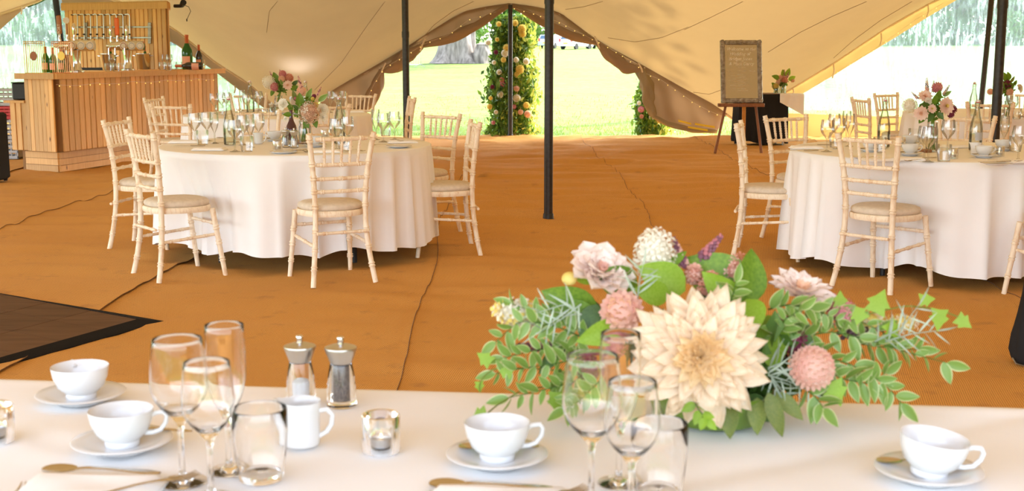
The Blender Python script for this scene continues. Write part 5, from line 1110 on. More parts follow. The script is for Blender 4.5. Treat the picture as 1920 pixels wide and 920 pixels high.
# glasses on the bar
for i, (px, py) in enumerate(((211, 133), (310, 130.5), (318, 131))): glass('wine', onbar(px, py), 'clear stemmed glass standing upright on the bar counter', 'wine glass', 'upright glasses on the bar')
for i, (px, py) in enumerate(((304, 131.5), (316, 132.5), (326, 131), (336, 130), (203, 134), (218, 134.5), (228, 133))): glass('tumbler', onbar(px, py), 'low tumbler grouped on the bar counter', 'tumbler', 'tumblers on the bar')
# ================================================================== flowers
def petal(L_=1.0, w_=.34, cup=.16, tip=.12, curl=.0, nl=7, nw=5, point=1.6, base=.3):
    v = []; f = []
    for i in range(nl):
        s = i / (nl - 1); ww = w_ * (math.sin(PI * min(1, s * .5 + .5 * s ** point * 1.0)) if False else (base + (1 - base) * math.sin(min(s / .6, 1) * PI / 2)) * (1 - max(0, (s - .6) / .4) ** point))
        for j in range(nw):
            q = (j / (nw - 1) - .5) * 2; v.append((s * L_ , q * ww * .5 * L_, cup * L_ * (q * q) * .5 * (1 - .6 * s) + tip * L_ * math.sin(s * PI * .9) + curl * L_ * s * s))
    for i in range(nl - 1):
        for j in range(nw - 1): a = i * nw + j; f.append((a, a + 1, a + nw + 1, a + nw))
    return v, f
def leafmesh(name, mat, w_=.5, fold=.18, droop=-.12, serr=0, uv=True, nl=9):
    v = []; f = []; uvs = []
    for i in range(nl):
        s = i / (nl - 1); ww = w_ * (math.sin(PI * s ** .8) ** .8) * (1 + (serr * (1 if i % 2 else -1))) if 0 < i < nl - 1 else .012
        for q in (-1, -.5, 0, .5, 1): v.append((s, q * ww * .5, fold * abs(q) * ww * .5 + droop * s * s)); uvs.append((s, q))
    for i in range(nl - 1):
        for j in range(4): a = i * 5 + j; f.append((a, a + 1, a + 6, a + 5))
    mb = MB(); mb.raw(v, f); m = mb.mesh(name, mat, 'all')
    ul = m.uv_layers.new(name='UVMap'); 
    for lp in m.loops: ul.data[lp.index].uv = uvs[lp.vertex_index]
    return m
LEAF = {k: leafmesh('leaf', M['leaf_' + k], w, fo, dr) for k, w, fo, dr in (('green', .62, .2, -.18), ('bright', .6, .2, -.1), ('dark', .55, .15, -.15), ('olive', .42, .2, -.2), ('var', .46, .25, -.1), ('grey', .085, .1, -.25))}
iv = [(0, 0), (-.05, .42), (.28, .30), (.36, .48), (.62, .22), (1.0, 0), (.62, -.22), (.36, -.48), (.28, -.30), (-.05, -.42)]
mb = MB(); mb.raw([(0.3, 0, .02)] + [(x, y, -.1 * x * x) for x, y in iv], [(0, 1 + i, 1 + (i + 1) % 10) for i in range(10)]); LEAF['ivy'] = mb.mesh('leaf', M['leaf_bright'], 'all')
def basis(nrm, up=None, spin=0):
    n = Vector(nrm).normalized(); r = Vector((0, 0, 1)) if abs(n.z) < .95 else Vector((1, 0, 0)); x = r.cross(n).normalized(); y = n.cross(x); return Matrix((x, y, n)).transposed().to_4x4() @ Matrix.Rotation(spin, 4, 'Z')
def aim(d, twist=0):
    x = Vector(d).normalized(); r = Vector((0, 0, 1)) if abs(x.z) < .97 else Vector((0, -1, 0)); y = r.cross(x).normalized(); z = x.cross(y); return Matrix((x, y, z)).transposed().to_4x4() @ Matrix.Rotation(twist, 4, 'X')
def aim_face(d, tw=0, look=(0, -1, .25)):
    x = Vector(d).normalized(); n = Vector(look); n = n - x * n.dot(x)
    if n.length < .05: n = x.orthogonal()
    n.normalize(); y = n.cross(x); return Matrix((x, y, n)).transposed().to_4x4() @ Matrix.Rotation(tw, 4, 'X')
def petal_layout(R, layers, seed, flat=.15, close=1.25, depth=.22):
    "(matrix, length, layer fraction) for each petal of a many-petalled head facing +Z"
    r_ = np.random.default_rng(seed); out = []
    for k, n in enumerate(layers):
        q = k / max(1, len(layers) - 1); ln = R * (1 - .72 * q); tilt = flat + (close - flat) * q ** 1.15
        for i in range(n):
            a = 2 * PI * (i + .5 * (k % 2)) / n + r_.normal(0, .05); tl = tilt + r_.normal(0, .06)
            Mx = Matrix.Rotation(a, 4, 'Z') @ Matrix.Translation((R * .05 * (1 - q), 0, R * depth * q * .55)) @ Matrix.Rotation(-tl, 4, 'Y') @ Matrix.Rotation(r_.normal(0, .12), 4, 'X'); out.append((Mx, ln * r_.uniform(.92, 1.06), q))
    return out
def dahlia_mesh(name, R, layers, mats, seed, w_=.42, flat=.15, close=1.25, point=1.6, nl=5, nw=3, cup=.25, depth=.22):
    mb = MB(); pv, pf = petal(1, w_, cup, .08, .05, nl, nw, point)
    for Mx, ln, q in petal_layout(R, layers, seed, flat, close, depth): mb.cur = 1 if (q > .62 and len(mats) > 1) else 0; mb.raw(pv, pf, Mx @ Matrix.Scale(ln, 4))
    return mb.mesh(name, mats, 'all')
def ball_flower(name, R, n, mats, seed, size=.3):
    mb = MB(); pv, pf = petal(1, .75, .5, .25, .1, 4, 3, 2.2); mb.ball((0, 0, 0), R * .80, 10, 7)
    for k in range(n):
        y = 1 - 1.62 * (k + .5) / n; a = k * 2.39996; rr = math.sqrt(max(0, 1 - y * y)); d = Vector((rr * math.cos(a), rr * math.sin(a), y))
        tang = Vector((-d.x * d.z, -d.y * d.z, 1 - d.z * d.z)); tang = tang if tang.length > 1e-3 else Vector((1, 0, 0)); dirn = (d * .85 + tang.normalized() * .35)
        mb.cur = 1 if (len(mats) > 1 and y > .55) else 0; mb.raw(pv, pf, Matrix.Translation(d * R * .72) @ aim(dirn) @ Matrix.Scale(R * size, 4))
    return mb.mesh(name, mats, 'all')
def rose_mesh(name, R, mats, seed):
    mb = MB(); pv, pf = petal(1, 1.05, .55, .28, -.12, 6, 5, 3.5, .4)
    for k in range(22):
        q = k / 21; a = k * 2.39996; tl = .25 + 1.15 * q; ln = R * (1.05 - .5 * q); mb.cur = 1 if (q > .6 and len(mats) > 1) else 0
        mb.raw(pv, pf, Matrix.Rotation(a, 4, 'Z') @ Matrix.Translation((R * .10 * (1 - q), 0, 0)) @ Matrix.Rotation(-tl, 4, 'Y') @ Matrix.Scale(ln, 4))
    return mb.mesh(name, mats, 'all')
def cluster_mesh(name, rx, rz, n, fr, mats, seed, cone=0):
    r_ = np.random.default_rng(seed); mb = MB(); mb.ball((0, 0, 0), (rx * .82, rx * .82, rz * .82), 10, 7)
    for k in range(n):
        y = 1 - 1.75 * (k + .5) / n; a = k * 2.39996; rr = math.sqrt(max(0, 1 - y * y)) * (1 - cone * max(0, y)); p = Vector((rr * math.cos(a) * rx, rr * math.sin(a) * rx, y * rz)) * r_.uniform(.86, 1.05)
        mb.cur = int(r_.integers(0, len(mats))); q = fr * r_.uniform(.7, 1.2)
        for i in range(4):
            g = i * PI / 2 + k; B = basis(p + Vector((1e-4, 0, 0)), spin=g); mb.raw([(0, 0, 0), (q, -q * .45, q * .25), (q * 1.35, 0, q * .35), (q, q * .45, q * .25)], [(0, 1, 2, 3)], Matrix.Translation(p) @ B)
    return mb.mesh(name, mats, 'all')
def spike_mesh(name, L_, r0, n, mats, seed):
    r_ = np.random.default_rng(seed); mb = MB(); mb.tube([(0, 0, 0), (0, 0, L_)], .0016, 5)
    for k in range(n): z = L_ * (.12 + .88 * k / n); a = k * 2.4; rr = r0 * (1 - .65 * (k / n)); mb.cur = int(r_.integers(0, len(mats))); mb.ball((rr * math.cos(a), rr * math.sin(a), z), rr * .62, 5, 4)
    return mb.mesh(name, mats)
# ------------------------------------------------------------------ the big bowl on the foreground table
FB = G(1338, 783, TZ); FY = FB.y
fa = thing('flower_bowl', 'green bowl overflowing with a giant cream dahlia and trailing foliage', 'flower arrangement', FB)
def fp(px, py, dy=0): return Q(px, py, FY + dy) - FB
MB().lathe([(0, .002), (.085, .002), (.092, .006), (.10, .03), (.118, .058), (.120, .062), (.115, .060), (.096, .032), (.085, .012), (0, .010)], 44).obj('bowl', M['greenbowl'], fa, 60)
tag(leaf_cloud(420, .15, .10, .085, .035, 77, .2).obj('filler_foliage', M['leaf_dark'], fa, False, (0, .0, .115)), kind='stuff')
def head(name, ms, px, py, dy, nrm, spin=0, sc=1): o = inst(name, ms, fa, mw=Matrix.Translation(fp(px, py, dy)) @ basis(nrm, spin=spin) @ Matrix.Scale(sc, 4)); return o
# giant dahlia, petal by petal
gd = bpy.data.objects.new('giant_dahlia', MB().ball((0, 0, .012), (.016, .016, .014), 10, 6).mesh('dahlia_heart', M['petal_core'])); COL.objects.link(gd); gd.parent = fa; gd['label'] = 'giant cream and peach dahlia head'
gd.matrix_basis = Matrix.Translation(fp(1310, 665, -.125)) @ basis((-.06, -1, .16))
pms = [MB().raw(*petal(1, .33, .22, .12, -.10, 10, 5, 2.0, .35)).mesh('petal', M['petal_cream'], 'all'), MB().raw(*petal(1, .33, .35, .10, -.16, 10, 5, 1.5, .35)).mesh('petal', M['petal_cream'], 'all'), MB().raw(*petal(1, .36, .5, .12, .1, 7, 5, 1.8, .4)).mesh('petal', M['petal_core'], 'all')]
for Mx, ln, q in petal_layout(.118, [15, 17, 18, 18, 18, 17, 16, 14, 12, 9, 6], 5, .02, 1.02, .42): inst('petal', pms[2] if q > .55 else pms[random.randint(0, 1)], gd, mw=Mx @ Matrix.Scale(ln, 4))
head('pink_dahlia', dahlia_mesh('pink_dahlia', .064, [11, 11, 10, 9, 7, 5], [M['petal_pale'], M['petal_blush']], 3, .62, .25, 1.25, 3.2, 7, 5, .5), 1122, 520, .0, (.25, -.55, .8))
head('hydrangea', cluster_mesh('hydrangea', .034, .05, 90, .0085, [M['petal_white']], 2), 1228, 478, .05, (0, -.3, 1)); head('hydrangea', cluster_mesh('hydrangea', .026, .05, 80, .0085, [M['petal_white'], M['petal_white'], M['petal_yellow']], 4, .4), 975, 590, .0, (-.8, -.4, .25))
head('peach_dahlia', ball_flower('peach_dahlia', .037, 60, [M['petal_blush'], M['petal_peach']], 5, .42), 1166, 585, -.05, (-.3, -.9, .3))
head('peach_dahlia', dahlia_mesh('peach_flat_dahlia', .062, [14, 13, 12, 10, 7], [M['petal_pale'], M['petal_peach']], 8, .42, .25, 1.2, 2.0, 6, 3, .3), 1498, 558, .02, (.15, -.35, .92))
head('pink_pompon', ball_flower('pink_pompon', .042, 130, [M['petal_blush'], M['petal_pink']], 9, .27), 1522, 690, -.10, (.15, -1, .15))
for i, (px, py, r, mt, dy) in enumerate(((1578, 586, .024, 'petal_rose', .0), (1482, 640, .026, 'petal_plum', -.03), (1150, 640, .028, 'petal_rose', -.03), (1560, 570, .015, 'petal_rose', .02), (1102, 690, .022, 'petal_plum', -.04), (1470, 610, .018, 'petal_plum', -.02))):
    head('sedum_head', cluster_mesh('sedum_head', r, r * 1.2, 70, .0055, [M[mt]], 20 + i), px, py, dy, (.1 * (i - 2), -.8, .5))
for i, (px, py, r, dy) in enumerate(((1332, 540, .022, .02), (1378, 512, .026, .05), (1300, 515, .014, .04))): head('astilbe_plume', cluster_mesh('astilbe_plume', r, r * 1.5, 60, .006, [M['petal_salmon'], M['petal_blush']], 30 + i, .4), px, py, dy, (.1, -.4, .9))
def spike(px0, py0, px1, py1, dy, r0, mats, seed, n=46):
    a, b = fp(px0, py0, dy), fp(px1, py1, dy); ln = (b - a).length; inst('flower_spike', spike_mesh('flower_spike', ln, r0, n, [M[x] for x in mats], seed), fa, mw=Matrix.Translation(a) @ basis(b - a))
spike(1285, 505, 1262, 444, .06, .008, ('petal_mauve', 'petal_blush'), 1); spike(1312, 490, 1354, 440, .06, .009, ('petal_mauve', 'petal_rose'), 2); spike(1085, 652, 950, 648, -.02, .009, ('petal_dusk', 'petal_mauve'), 3, 60); spike(1560, 628, 1690, 610, .0, .008, ('petal_dusk',), 4, 60); spike(975, 575, 932, 560, .02, .007, ('petal_mauve', 'petal_dusk'), 5, 24)
for i, (px, py, dx, dy2) in enumerate(((1635, 602, .3, .2), (1690, 606, .6, .1))): head('cream_floret', cluster_mesh('cream_floret', .014, .028, 40, .006, [M['petal_yellow'], M['petal_white']], 60 + i), px, py, .0, (1, -.3, .1))
# large leaves: base pixel, tip pixel, depth change, kind, twist
def lf(kind, a, b, dy0=0, dy1=0, tw=0, wid=1.0, fold=None):
    p, q = fp(*a, dy0), fp(*b, dy1); d = q - p; ln = d.length; return inst('leaf', LEAF[kind], fa, mw=Matrix.Translation(p) @ aim_face(d, (tw - 1.1) * 1.2) @ Matrix.Diagonal((ln, ln * wid * 1.15, ln, 1)))
for a in (('green', (1408, 560), (1285, 482), .02, .05, 1.0), ('bright', (1400, 590), (1320, 512), .0, -.02, 1.0, .7), ('green', (1398, 570), (1420, 468), -.01, .0, 1.5, 1.0), ('green', (1196, 540), (1120, 515), .0, -.03, 1.1, 1.0), ('bright', (1285, 545), (1200, 500), .02, .0, 1.1, 1.0), ('bright', (1255, 555), (1193, 542), -.02, -.05, 1.0, .9),
          ('green', (1120, 590), (1020, 548), .0, -.02, 1.0, .85), ('green', (1120, 600), (1025, 575), -.02, -.03, 1.1, .8), ('dark', (1120, 570), (1090, 640), -.02, -.05, 1.2, .9), ('bright', (1170, 610), (1085, 640), -.05, -.09, 1.0, .7), ('bright', (1440, 590), (1452, 690), -.03, -.10, 1.3, .9), ('bright', (1400, 560), (1425, 610), -.04, -.08, 1.0, 1.2),
          ('olive', (1365, 750), (1368, 820), -.12, -.15, 1.3, 1.1), ('olive', (1420, 745), (1418, 812), -.10, -.13, 1.4, 1.1), ('olive', (1440, 735), (1468, 818), -.11, -.14, 1.2, .8), ('olive', (1455, 735), (1506, 785), -.09, -.12, 1.1, .9), ('dark', (1400, 740), (1440, 790), -.07, -.10, 1.3, 1.1), ('dark', (1520, 700), (1560, 752), -.06, -.09, 1.0, 1.0),
          ('dark', (1090, 560), (1130, 620), .02, .0, 1.3), ('green', (1050, 690), (1045, 770), -.04, -.07, 1.3, .6), ('dark', (1060, 640), (1010, 700), -.03, -.05, 1.2, .6), ('bright', (1120, 520), (1070, 515), .0, -.02, 1, .8), ('green', (1250, 500), (1290, 470), .04, .05, 1.2, .5), ('dark', (1480, 620), (1530, 660), -.02, -.04, 1.2), ('green', (1350, 590), (1395, 630), -.06, -.08, 1.0)): lf(*a)
# bud beside the pink dahlia
inst('dahlia_bud', MB().ball((0, 0, 0), (.014, .014, .012), 12, 8).mesh('dahlia_bud', M['petal_yellow']), fa, tuple(fp(1068, 522, -.02))); 
# sprays of variegated leaves: stem path in pixels
def spray(path, dys, n, size, kind='var', seed=0, droop=0, stem='leaf_dark'):
    if kind == 'var': n = int(n * 1.25); size *= 1.3
    r_ = np.random.default_rng(seed); pts = spline([tuple(fp(px, py, dy)) for (px, py), dy in zip(path, dys)], 24)
    sm = np.array(pts); 
    for _ in range(2): sm[1:-1] = (sm[:-2] + 2 * sm[1:-1] + sm[2:]) / 4
    st = MB().tube([tuple(p) for p in sm], [.0016 - .0009 * k / 23 for k in range(24)], 5).obj('stem', M[stem], fa)
    for k in range(n):
        s = (k + .6) / n; i = min(int(s * 23), 22); p = Vector(sm[i]).lerp(Vector(sm[i + 1]), s * 23 - i); t_ = Vector(sm[i + 1] - sm[i]).normalized()
        side = (1 if k % 2 else -1); perp = t_.cross(Vector((0, -1, .15))).normalized() * side; d = (t_ * r_.uniform(.3, .8) + perp * r_.uniform(.6, 1.1) + Vector((0, r_.uniform(-.7, .1), r_.uniform(-.2, .15) - droop)))
        ln = size * r_.uniform(.7, 1.2) * (1 - .25 * s); inst('leaf', LEAF[kind], fa, mw=Matrix.Translation(p) @ aim_face(d, r_.normal(0, .55), (r_.normal(0, .3), -1, .55)) @ Matrix.Scale(ln, 4))
    d = Vector(sm[-1] - sm[-2]); inst('leaf', LEAF[kind], fa, mw=Matrix.Translation(sm[-1]) @ aim_face(d, .3) @ Matrix.Scale(size * .9, 4))
spray([(1110, 640), (1040, 610), (975, 600), (930, 640)], (-.02, -.04, -.05, -.04), 14, .034, seed=1); spray([(1120, 660), (1050, 680), (980, 690), (930, 700)], (-.03, -.06, -.07, -.06), 14, .034, seed=2); spray([(1110, 690), (1060, 720), (1000, 735), (955, 745)], (-.03, -.07, -.08, -.08), 14, .036, seed=3)
spray([(1090, 610), (1020, 590), (960, 570)], (-.02, -.03, -.02), 10, .03, seed=4); spray([(1130, 710), (1090, 745), (1060, 765)], (-.06, -.09, -.11), 9, .034, seed=5); spray([(1080, 640), (1010, 655), (945, 670)], (-.03, -.05, -.05), 12, .032, seed=16)
spray([(1460, 640), (1560, 620), (1640, 640), (1700, 660), (1775, 680)], (-.02, -.03, -.03, -.04, -.05), 15, .036, seed=6, droop=.3); spray([(1500, 660), (1590, 680), (1660, 720), (1690, 755)], (-.04, -.06, -.07, -.08), 15, .037, seed=7, droop=.3); spray([(1480, 600), (1550, 590), (1610, 600), (1660, 625)], (.0, -.01, -.02, -.02), 13, .034, seed=8)
spray([(1440, 580), (1480, 570), (1530, 580), (1570, 600)], (-.02, -.03, -.04, -.03), 12, .032, seed=9); spray([(1540, 690), (1580, 710), (1630, 720), (1660, 700)], (-.06, -.07, -.07, -.06), 11, .035, seed=10); spray([(1460, 640), (1470, 600), (1500, 580)], (-.05, -.07, -.08), 9, .03, seed=11)
spray([(1500, 720), (1530, 745), (1545, 765)], (-.08, -.10, -.12), 6, .036, seed=12); spray([(1300, 745), (1308, 765), (1325, 785)], (-.16, -.18, -.19), 6, .026, 'bright', seed=13); spray([(1360, 590), (1375, 550), (1380, 530)], (-.05, -.07, -.07), 7, .03, seed=14); spray([(1590, 640), (1650, 650), (1720, 655)], (-.01, -.02, -.03), 11, .034, seed=17, droop=.2)
for i, pth in enumerate(([(1430, 690), (1450, 710), (1475, 745)], [(1430, 700), (1480, 715), (1520, 735)], [(1090, 590), (1060, 570), (1010, 585)], [(1090, 570), (1050, 600), (1015, 620)], [(1640, 640), (1690, 615), (1720, 575)], [(1660, 640), (1710, 625), (1755, 620)], [(1195, 560), (1200, 520), (1205, 500)], [(1440, 690), (1465, 680), (1490, 665)])):
    spray(pth, (-.09 if i in (0, 1, 7) else -.05,) * 3, 10, .046, 'grey', 40 + i, stem='leaf_grey')
def vine(path, dys, leaves, seed):
    pts = spline([tuple(fp(px, py, dy)) for (px, py), dy in zip(path, dys)], 30); sm = np.array(pts)
    for _ in range(4): sm[1:-1] = (sm[:-2] + 2 * sm[1:-1] + sm[2:]) / 4
    MB().tube([tuple(p) for p in sm], .0013, 5).obj('vine_stem', M['leaf_olive'], fa); r_ = np.random.default_rng(seed)
    for px, py, dy, s_, ang in leaves: inst('ivy_leaf', LEAF['ivy'], fa, mw=Matrix.Translation(fp(px, py, dy)) @ basis((r_.uniform(-.3, .3), -1, .3), spin=ang) @ Matrix.Scale(s_, 4))
vine([(1100, 700), (1000, 690), (920, 690), (895, 720), (900, 735)], (-.03, -.05, -.06, -.07, -.08), ((920, 680, -.06, .03, 2.5), (898, 715, -.07, .02, -1.5)), 1); vine([(1060, 720), (980, 730), (930, 760), (908, 780)], (-.05, -.07, -.10, -.12), ((912, 772, -.12, .03, 3.6), (960, 700, -.07, .03, 2.8), (1045, 735, -.09, .04, -1.6)), 2)
vine([(1560, 620), (1620, 590), (1700, 572), (1760, 580), (1800, 595)], (-.02, -.02, -.03, -.04, -.05), ((1640, 585, -.03, .045, 1.2), (1618, 600, -.03, .035, 2.2), (1665, 605, -.04, .035, -1.0), (1762, 580, -.05, .038, -1.7), (1795, 595, -.05, .03, -.6), (1725, 562, -.03, .028, .1), (1575, 575, -.02, .03, 1.5), (1560, 715, -.09, .045, -1.2)), 3)
# ------------------------------------------------------------------ bouquets on the other tables
FM = {}
FM['rose_cream'] = rose_mesh('rose', 1, [M['petal_white']], 1); FM['dahlia_pink'] = dahlia_mesh('dahlia', 1, [12, 12, 10, 8, 6], [M['petal_pink'], M['petal_peach']], 2, .5, .2, 1.2, 2.4); FM['dahlia_yel'] = dahlia_mesh('dahlia', 1, [14, 13, 12, 9, 7], [M['petal_pink'], M['petal_yellow']], 3, .46, .15, 1.2, 2.6)
FM['pom_rose'] = ball_flower('pompon', 1, 55, [M['petal_rose'], M['petal_blush']], 4, .42); FM['pom_peach'] = ball_flower('pompon', 1, 55, [M['petal_peach'], M['petal_blush']], 5, .42); FM['pom_plum'] = ball_flower('pompon', 1, 50, [M['petal_plum']], 6, .42); FM['pom_salmon'] = ball_flower('pompon', 1, 50, [M['petal_salmon'], M['petal_peach']], 6, .45)
FM['hyd_white'] = cluster_mesh('hydrangea', 1, 1.1, 90, .2, [M['petal_white']], 7); FM['hyd_mix'] = cluster_mesh('hydrangea', 1, .9, 130, .16, [M['petal_hydr'], M['petal_peach'], M['petal_white']], 8); FM['spike'] = spike_mesh('flower_spike', 1, .10, 46, [M['petal_mauve'], M['petal_blush']], 9); FM['yel'] = ball_flower('yellow_bloom', 1, 45, [M['petal_yellow']], 10, .45); FM['cream'] = ball_flower('cream_bloom', 1, 50, [M['petal_white'], M['petal_yellow']], 11, .45)
def jar(t_, h, r, mat='tglass', neck=None):
    MB().lathe([(0, .004), (r, .004), (r * 1.02, h * .3), (r * 1.02, h * .72), (r * .86, h * .84), (r * .84, h * .93), (r * .9, h * .94), (r * .9, h)] if neck is None else neck, 24).obj('vase', M[mat], t_, 50)
    for k in range(9): a = k * 2.4; MB().tube([(r * .6 * math.cos(a), r * .6 * math.sin(a), .012), (r * .2 * math.cos(a + 2), r * .2 * math.sin(a + 2), h * 1.05)], .0035, 5).obj('stem', M['leaf_green'], t_)
def bouquet(base_px, tz, label, heads, leaves, vase=True, h=.14, r=.04, Yd=0, foliage=(.0, .0), vmat='tglass', fol=True, neck=None):
    p = G(*base_px, tz) if not isinstance(base_px, Vector) else base_px; t_ = thing('flower_vase', label, 'flower arrangement', p)
    if vase: jar(t_, h, r, vmat, neck)
    sc_ = FPX / p.y
    if fol:
        cx, cy, fr_ = fol; c = Q(cx, cy, p.y) - p; tag(leaf_cloud(170, fr_, fr_ * .8, fr_ * .8, .022, int(cx), .15).obj('foliage', M['leaf_green'], t_, False, tuple(c)), kind='stuff')
        MB().tube([(0, 0, h * .8 if vase else .0), tuple(c)], .012, 6).obj('stem_bundle', M['leaf_green'], t_)
    for kind, px, py, rp, nrm, dy in heads:
        q = Q(px, py, p.y + dy) - p; s_ = rp / sc_; nm = {'ros': 'rose', 'dah': 'dahlia', 'pom': 'pompon', 'hyd': 'hydrangea', 'spi': 'flower_spike', 'yel': 'yellow_bloom', 'cre': 'cream_bloom'}[kind[:3]]
        inst(nm, FM[kind], t_, mw=Matrix.Translation(q) @ basis(nrm) @ Matrix.Scale(s_, 4))
    for kind, a, b, dy in leaves:
        pa, pb = Q(*a, p.y + dy) - p, Q(*b, p.y + dy - .02) - p; d = pb - pa; inst('leaf', LEAF[kind], t_, mw=Matrix.Translation(pa) @ aim_face(d, .2) @ Matrix.Scale(d.length * 1.15, 4))
    return t_
F_, U_, LFT, RGT = (0, -1, .2), (0, -.3, 1), (-.6, -.8, .2), (.6, -.8, .2)
bouquet((572, 268), TT + .018, 'jar of mixed hydrangea and roses on a wood slice, on ' + TA, [('hyd_mix', 580, 211, 20, F_, -.06), ('rose_cream', 534, 196, 13, LFT, -.03), ('pom_peach', 565, 171, 9, F_, 0), ('rose_cream', 603, 205, 12, RGT, .0), ('rose_cream', 604, 220, 9, RGT, -.02), ('pom_rose', 581, 172, 5, F_, .02), ('pom_plum', 589, 180, 4, F_, 0), ('yel', 586, 185, 3.5, F_, -.02), ('pom_rose', 553, 184, 4, F_, 0), ('spike', 566, 168, 27, (-.25, 0, 1), 0), ('spike', 594, 180, 20, (.5, 0, 1), 0), ('rose_cream', 537, 223, 6, LFT, 0), ('yel', 592, 196, 5, F_, -.03)],
    [('green', (563, 200), (562, 178), -.04), ('dark', (560, 206), (551, 198), -.04), ('green', (547, 215), (533, 214), -.03), ('green', (578, 190), (590, 182), .02), ('green', (590, 222), (592, 237), -.02), ('green', (570, 225), (577, 238), -.03), ('olive', (555, 190), (550, 172), .0), ('var', (545, 205), (538, 190), 0), ('var', (597, 190), (612, 178), 0), ('var', (575, 185), (583, 168), 0)], True, .15, .042, fol=(572, 205, .085))
o = thing('bottle_vase', 'brown-purple glass bottle vase holding a cream rose stem, on ' + TA, 'vase', G(547, 262, TT)); MB().lathe([(0, 0), (.036, 0), (.040, .006), (.040, .07), (.034, .10), (.018, .135), (.013, .16), (.012, .205), (.015, .207), (.015, .214), (.011, .214)], 24).obj('bottle', M['brownglass'], o, 50); MB().tube([(0, 0, .02), (0, 0, .23)], .003, 5).obj('stem', M['leaf_green'], o)
def slice_(px, py, r, label): o = thing('wood_slice', label, 'wood slice', G(px, py, TT)); MB().lathe([(0, 0), (r, 0), (r * 1.02, .008), (r, .017), (0, .0175)], 28).obj('slice_wood', M['slice'], o); MB().lathe([(r * .99, .001), (r * 1.05, .004), (r * 1.05, .014), (r * .99, .0165)], 28).obj('bark_rim', M['stain'], o)
slice_(572, 268, .085, 'round wood slice under the mixed hydrangea jar')
bouquet((523, 206), TT, 'jar of pink and salmon blooms with white hydrangea on ' + TA2, [('hyd_white', 505, 154, 12, LFT, 0), ('pom_rose', 530, 139, 7, F_, 0), ('pom_peach', 528, 148, 6, F_, -.05), ('pom_salmon', 542, 146, 8, F_, 0), ('dahlia_pink', 540, 160, 10, F_, -.05), ('pom_rose', 515, 163, 8, F_, -.05), ('spike', 525, 145, 15, (0, 0, 1), .05), ('spike', 512, 148, 16, (-.4, 0, 1), .05)],
    [('green', (520, 155), (514, 138), 0), ('green', (514, 168), (508, 178), 0), ('green', (545, 168), (556, 162), 0), ('dark', (548, 160), (557, 152), 0), ('var', (530, 160), (526, 150), -.06), ('dark', (552, 170), (562, 165), 0), ('green', (525, 165), (532, 152), -.03)], True, .15, .048, fol=(527, 163, .085))
bouquet((1746, 284), TT, 'clear vase of pale pink dahlias on ' + TB, [('dahlia_yel', 1772, 199, 17, (.25, -1, .15), -.06), ('dahlia_pink', 1735, 182, 14, (-.2, -.8, .5), 0), ('dahlia_yel', 1747, 204, 9, F_, -.08), ('dahlia_pink', 1728, 212, 15, (-.4, -.9, -.1), -.05), ('pom_rose', 1757, 164, 10, F_, .02), ('pom_plum', 1785, 205, 9, RGT, .02), ('pom_plum', 1782, 215, 7, RGT, 0), ('hyd_white', 1706, 198, 13, LFT, .02), ('spike', 1738, 178, 33, (-.06, 0, 1), .03), ('spike', 1750, 175, 24, (-.02, 0, 1), .03), ('spike', 1768, 180, 24, (.55, 0, 1), .0), ('spike', 1722, 186, 20, (-.8, 0, .8), 0), ('rose_cream', 1740, 190, 8, F_, -.02), ('spike', 1762, 172, 18, (.1, 0, 1), .04)],
    [('dark', (1745, 200), (1728, 196), -.04), ('dark', (1750, 212), (1742, 226), -.05), ('green', (1755, 188), (1763, 172), -.02), ('green', (1750, 195), (1756, 180), -.04), ('dark', (1758, 210), (1768, 222), -.05), ('green', (1735, 215), (1725, 228), 0), ('var', (1768, 180), (1782, 172), 0)], True, .19, .036, fol=(1750, 202, .085))
slice_(1728, 285, .06, 'round wood slice beside the vase of pale dahlias')
bouquet((1890, 222), TT, 'vase of dark red and cream flowers on ' + TB2, [('pom_plum', 1886, 159, 10, F_, 0), ('rose_cream', 1909, 166, 9, RGT, 0), ('pom_salmon', 1878, 168, 7, F_, 0), ('pom_peach', 1893, 172, 7, F_, -.04), ('pom_peach', 1857, 172, 6, LFT, 0), ('dahlia_pink', 1872, 175, 7, LFT, 0)], [('green', (1888, 155), (1884, 138), 0), ('olive', (1894, 155), (1902, 145), 0), ('green', (1880, 152), (1876, 140), 0), ('green', (1893, 150), (1891, 137), 0), ('green', (1900, 160), (1906, 152), 0)], True, .16, .045, fol=(1886, 163, .08))
bqz = .012 + zt + .006
pv = Vector((Q(1467, 180, bq.y - .1).x, bq.y - .1, bqz)); bouquet(pv, 0, 'pale green jar of peach and red flowers on the black cloth', [('pom_salmon', 1471, 151, 6, F_, -.03), ('pom_peach', 1461, 153, 6, F_, 0), ('pom_peach', 1486, 151, 4, RGT, 0), ('cream', 1453, 161, 6, F_, 0), ('spike', 1470, 150, 20, (0, 0, 1), 0), ('spike', 1474, 148, 20, (.35, 0, 1), 0), ('pom_peach', 1464, 144, 4, F_, 0)], [('green', (1462, 148), (1450, 142), 0), ('bright', (1474, 144), (1480, 130), 0), ('bright', (1478, 150), (1490, 144), 0), ('bright', (1468, 145), (1468, 132), 0)], True, .17, .045, vmat='bottleglass', fol=(1467, 155, .07))
pv = Vector((Q(1455, 180, bq.y - .14).x, bq.y - .14, bqz)); bouquet(pv, 0, 'small jar with one yellow bloom beside the pale green jar', [('yel', 1454, 162, 6, F_, 0)], [('green', (1456, 165), (1449, 156), 0)], True, .13, .035, vmat='bottleglass', fol=(1455, 166, .03))
tray = thing('card_tray', 'low wooden tray on the black-draped table', 'tray', (Q(1455, 180, bq.y).x, bq.y, .012 + zt + .0045)); MB().box((0, -.08, 0), (.55, .3, .003)).obj('tray_base', M['slice'], tray, False)
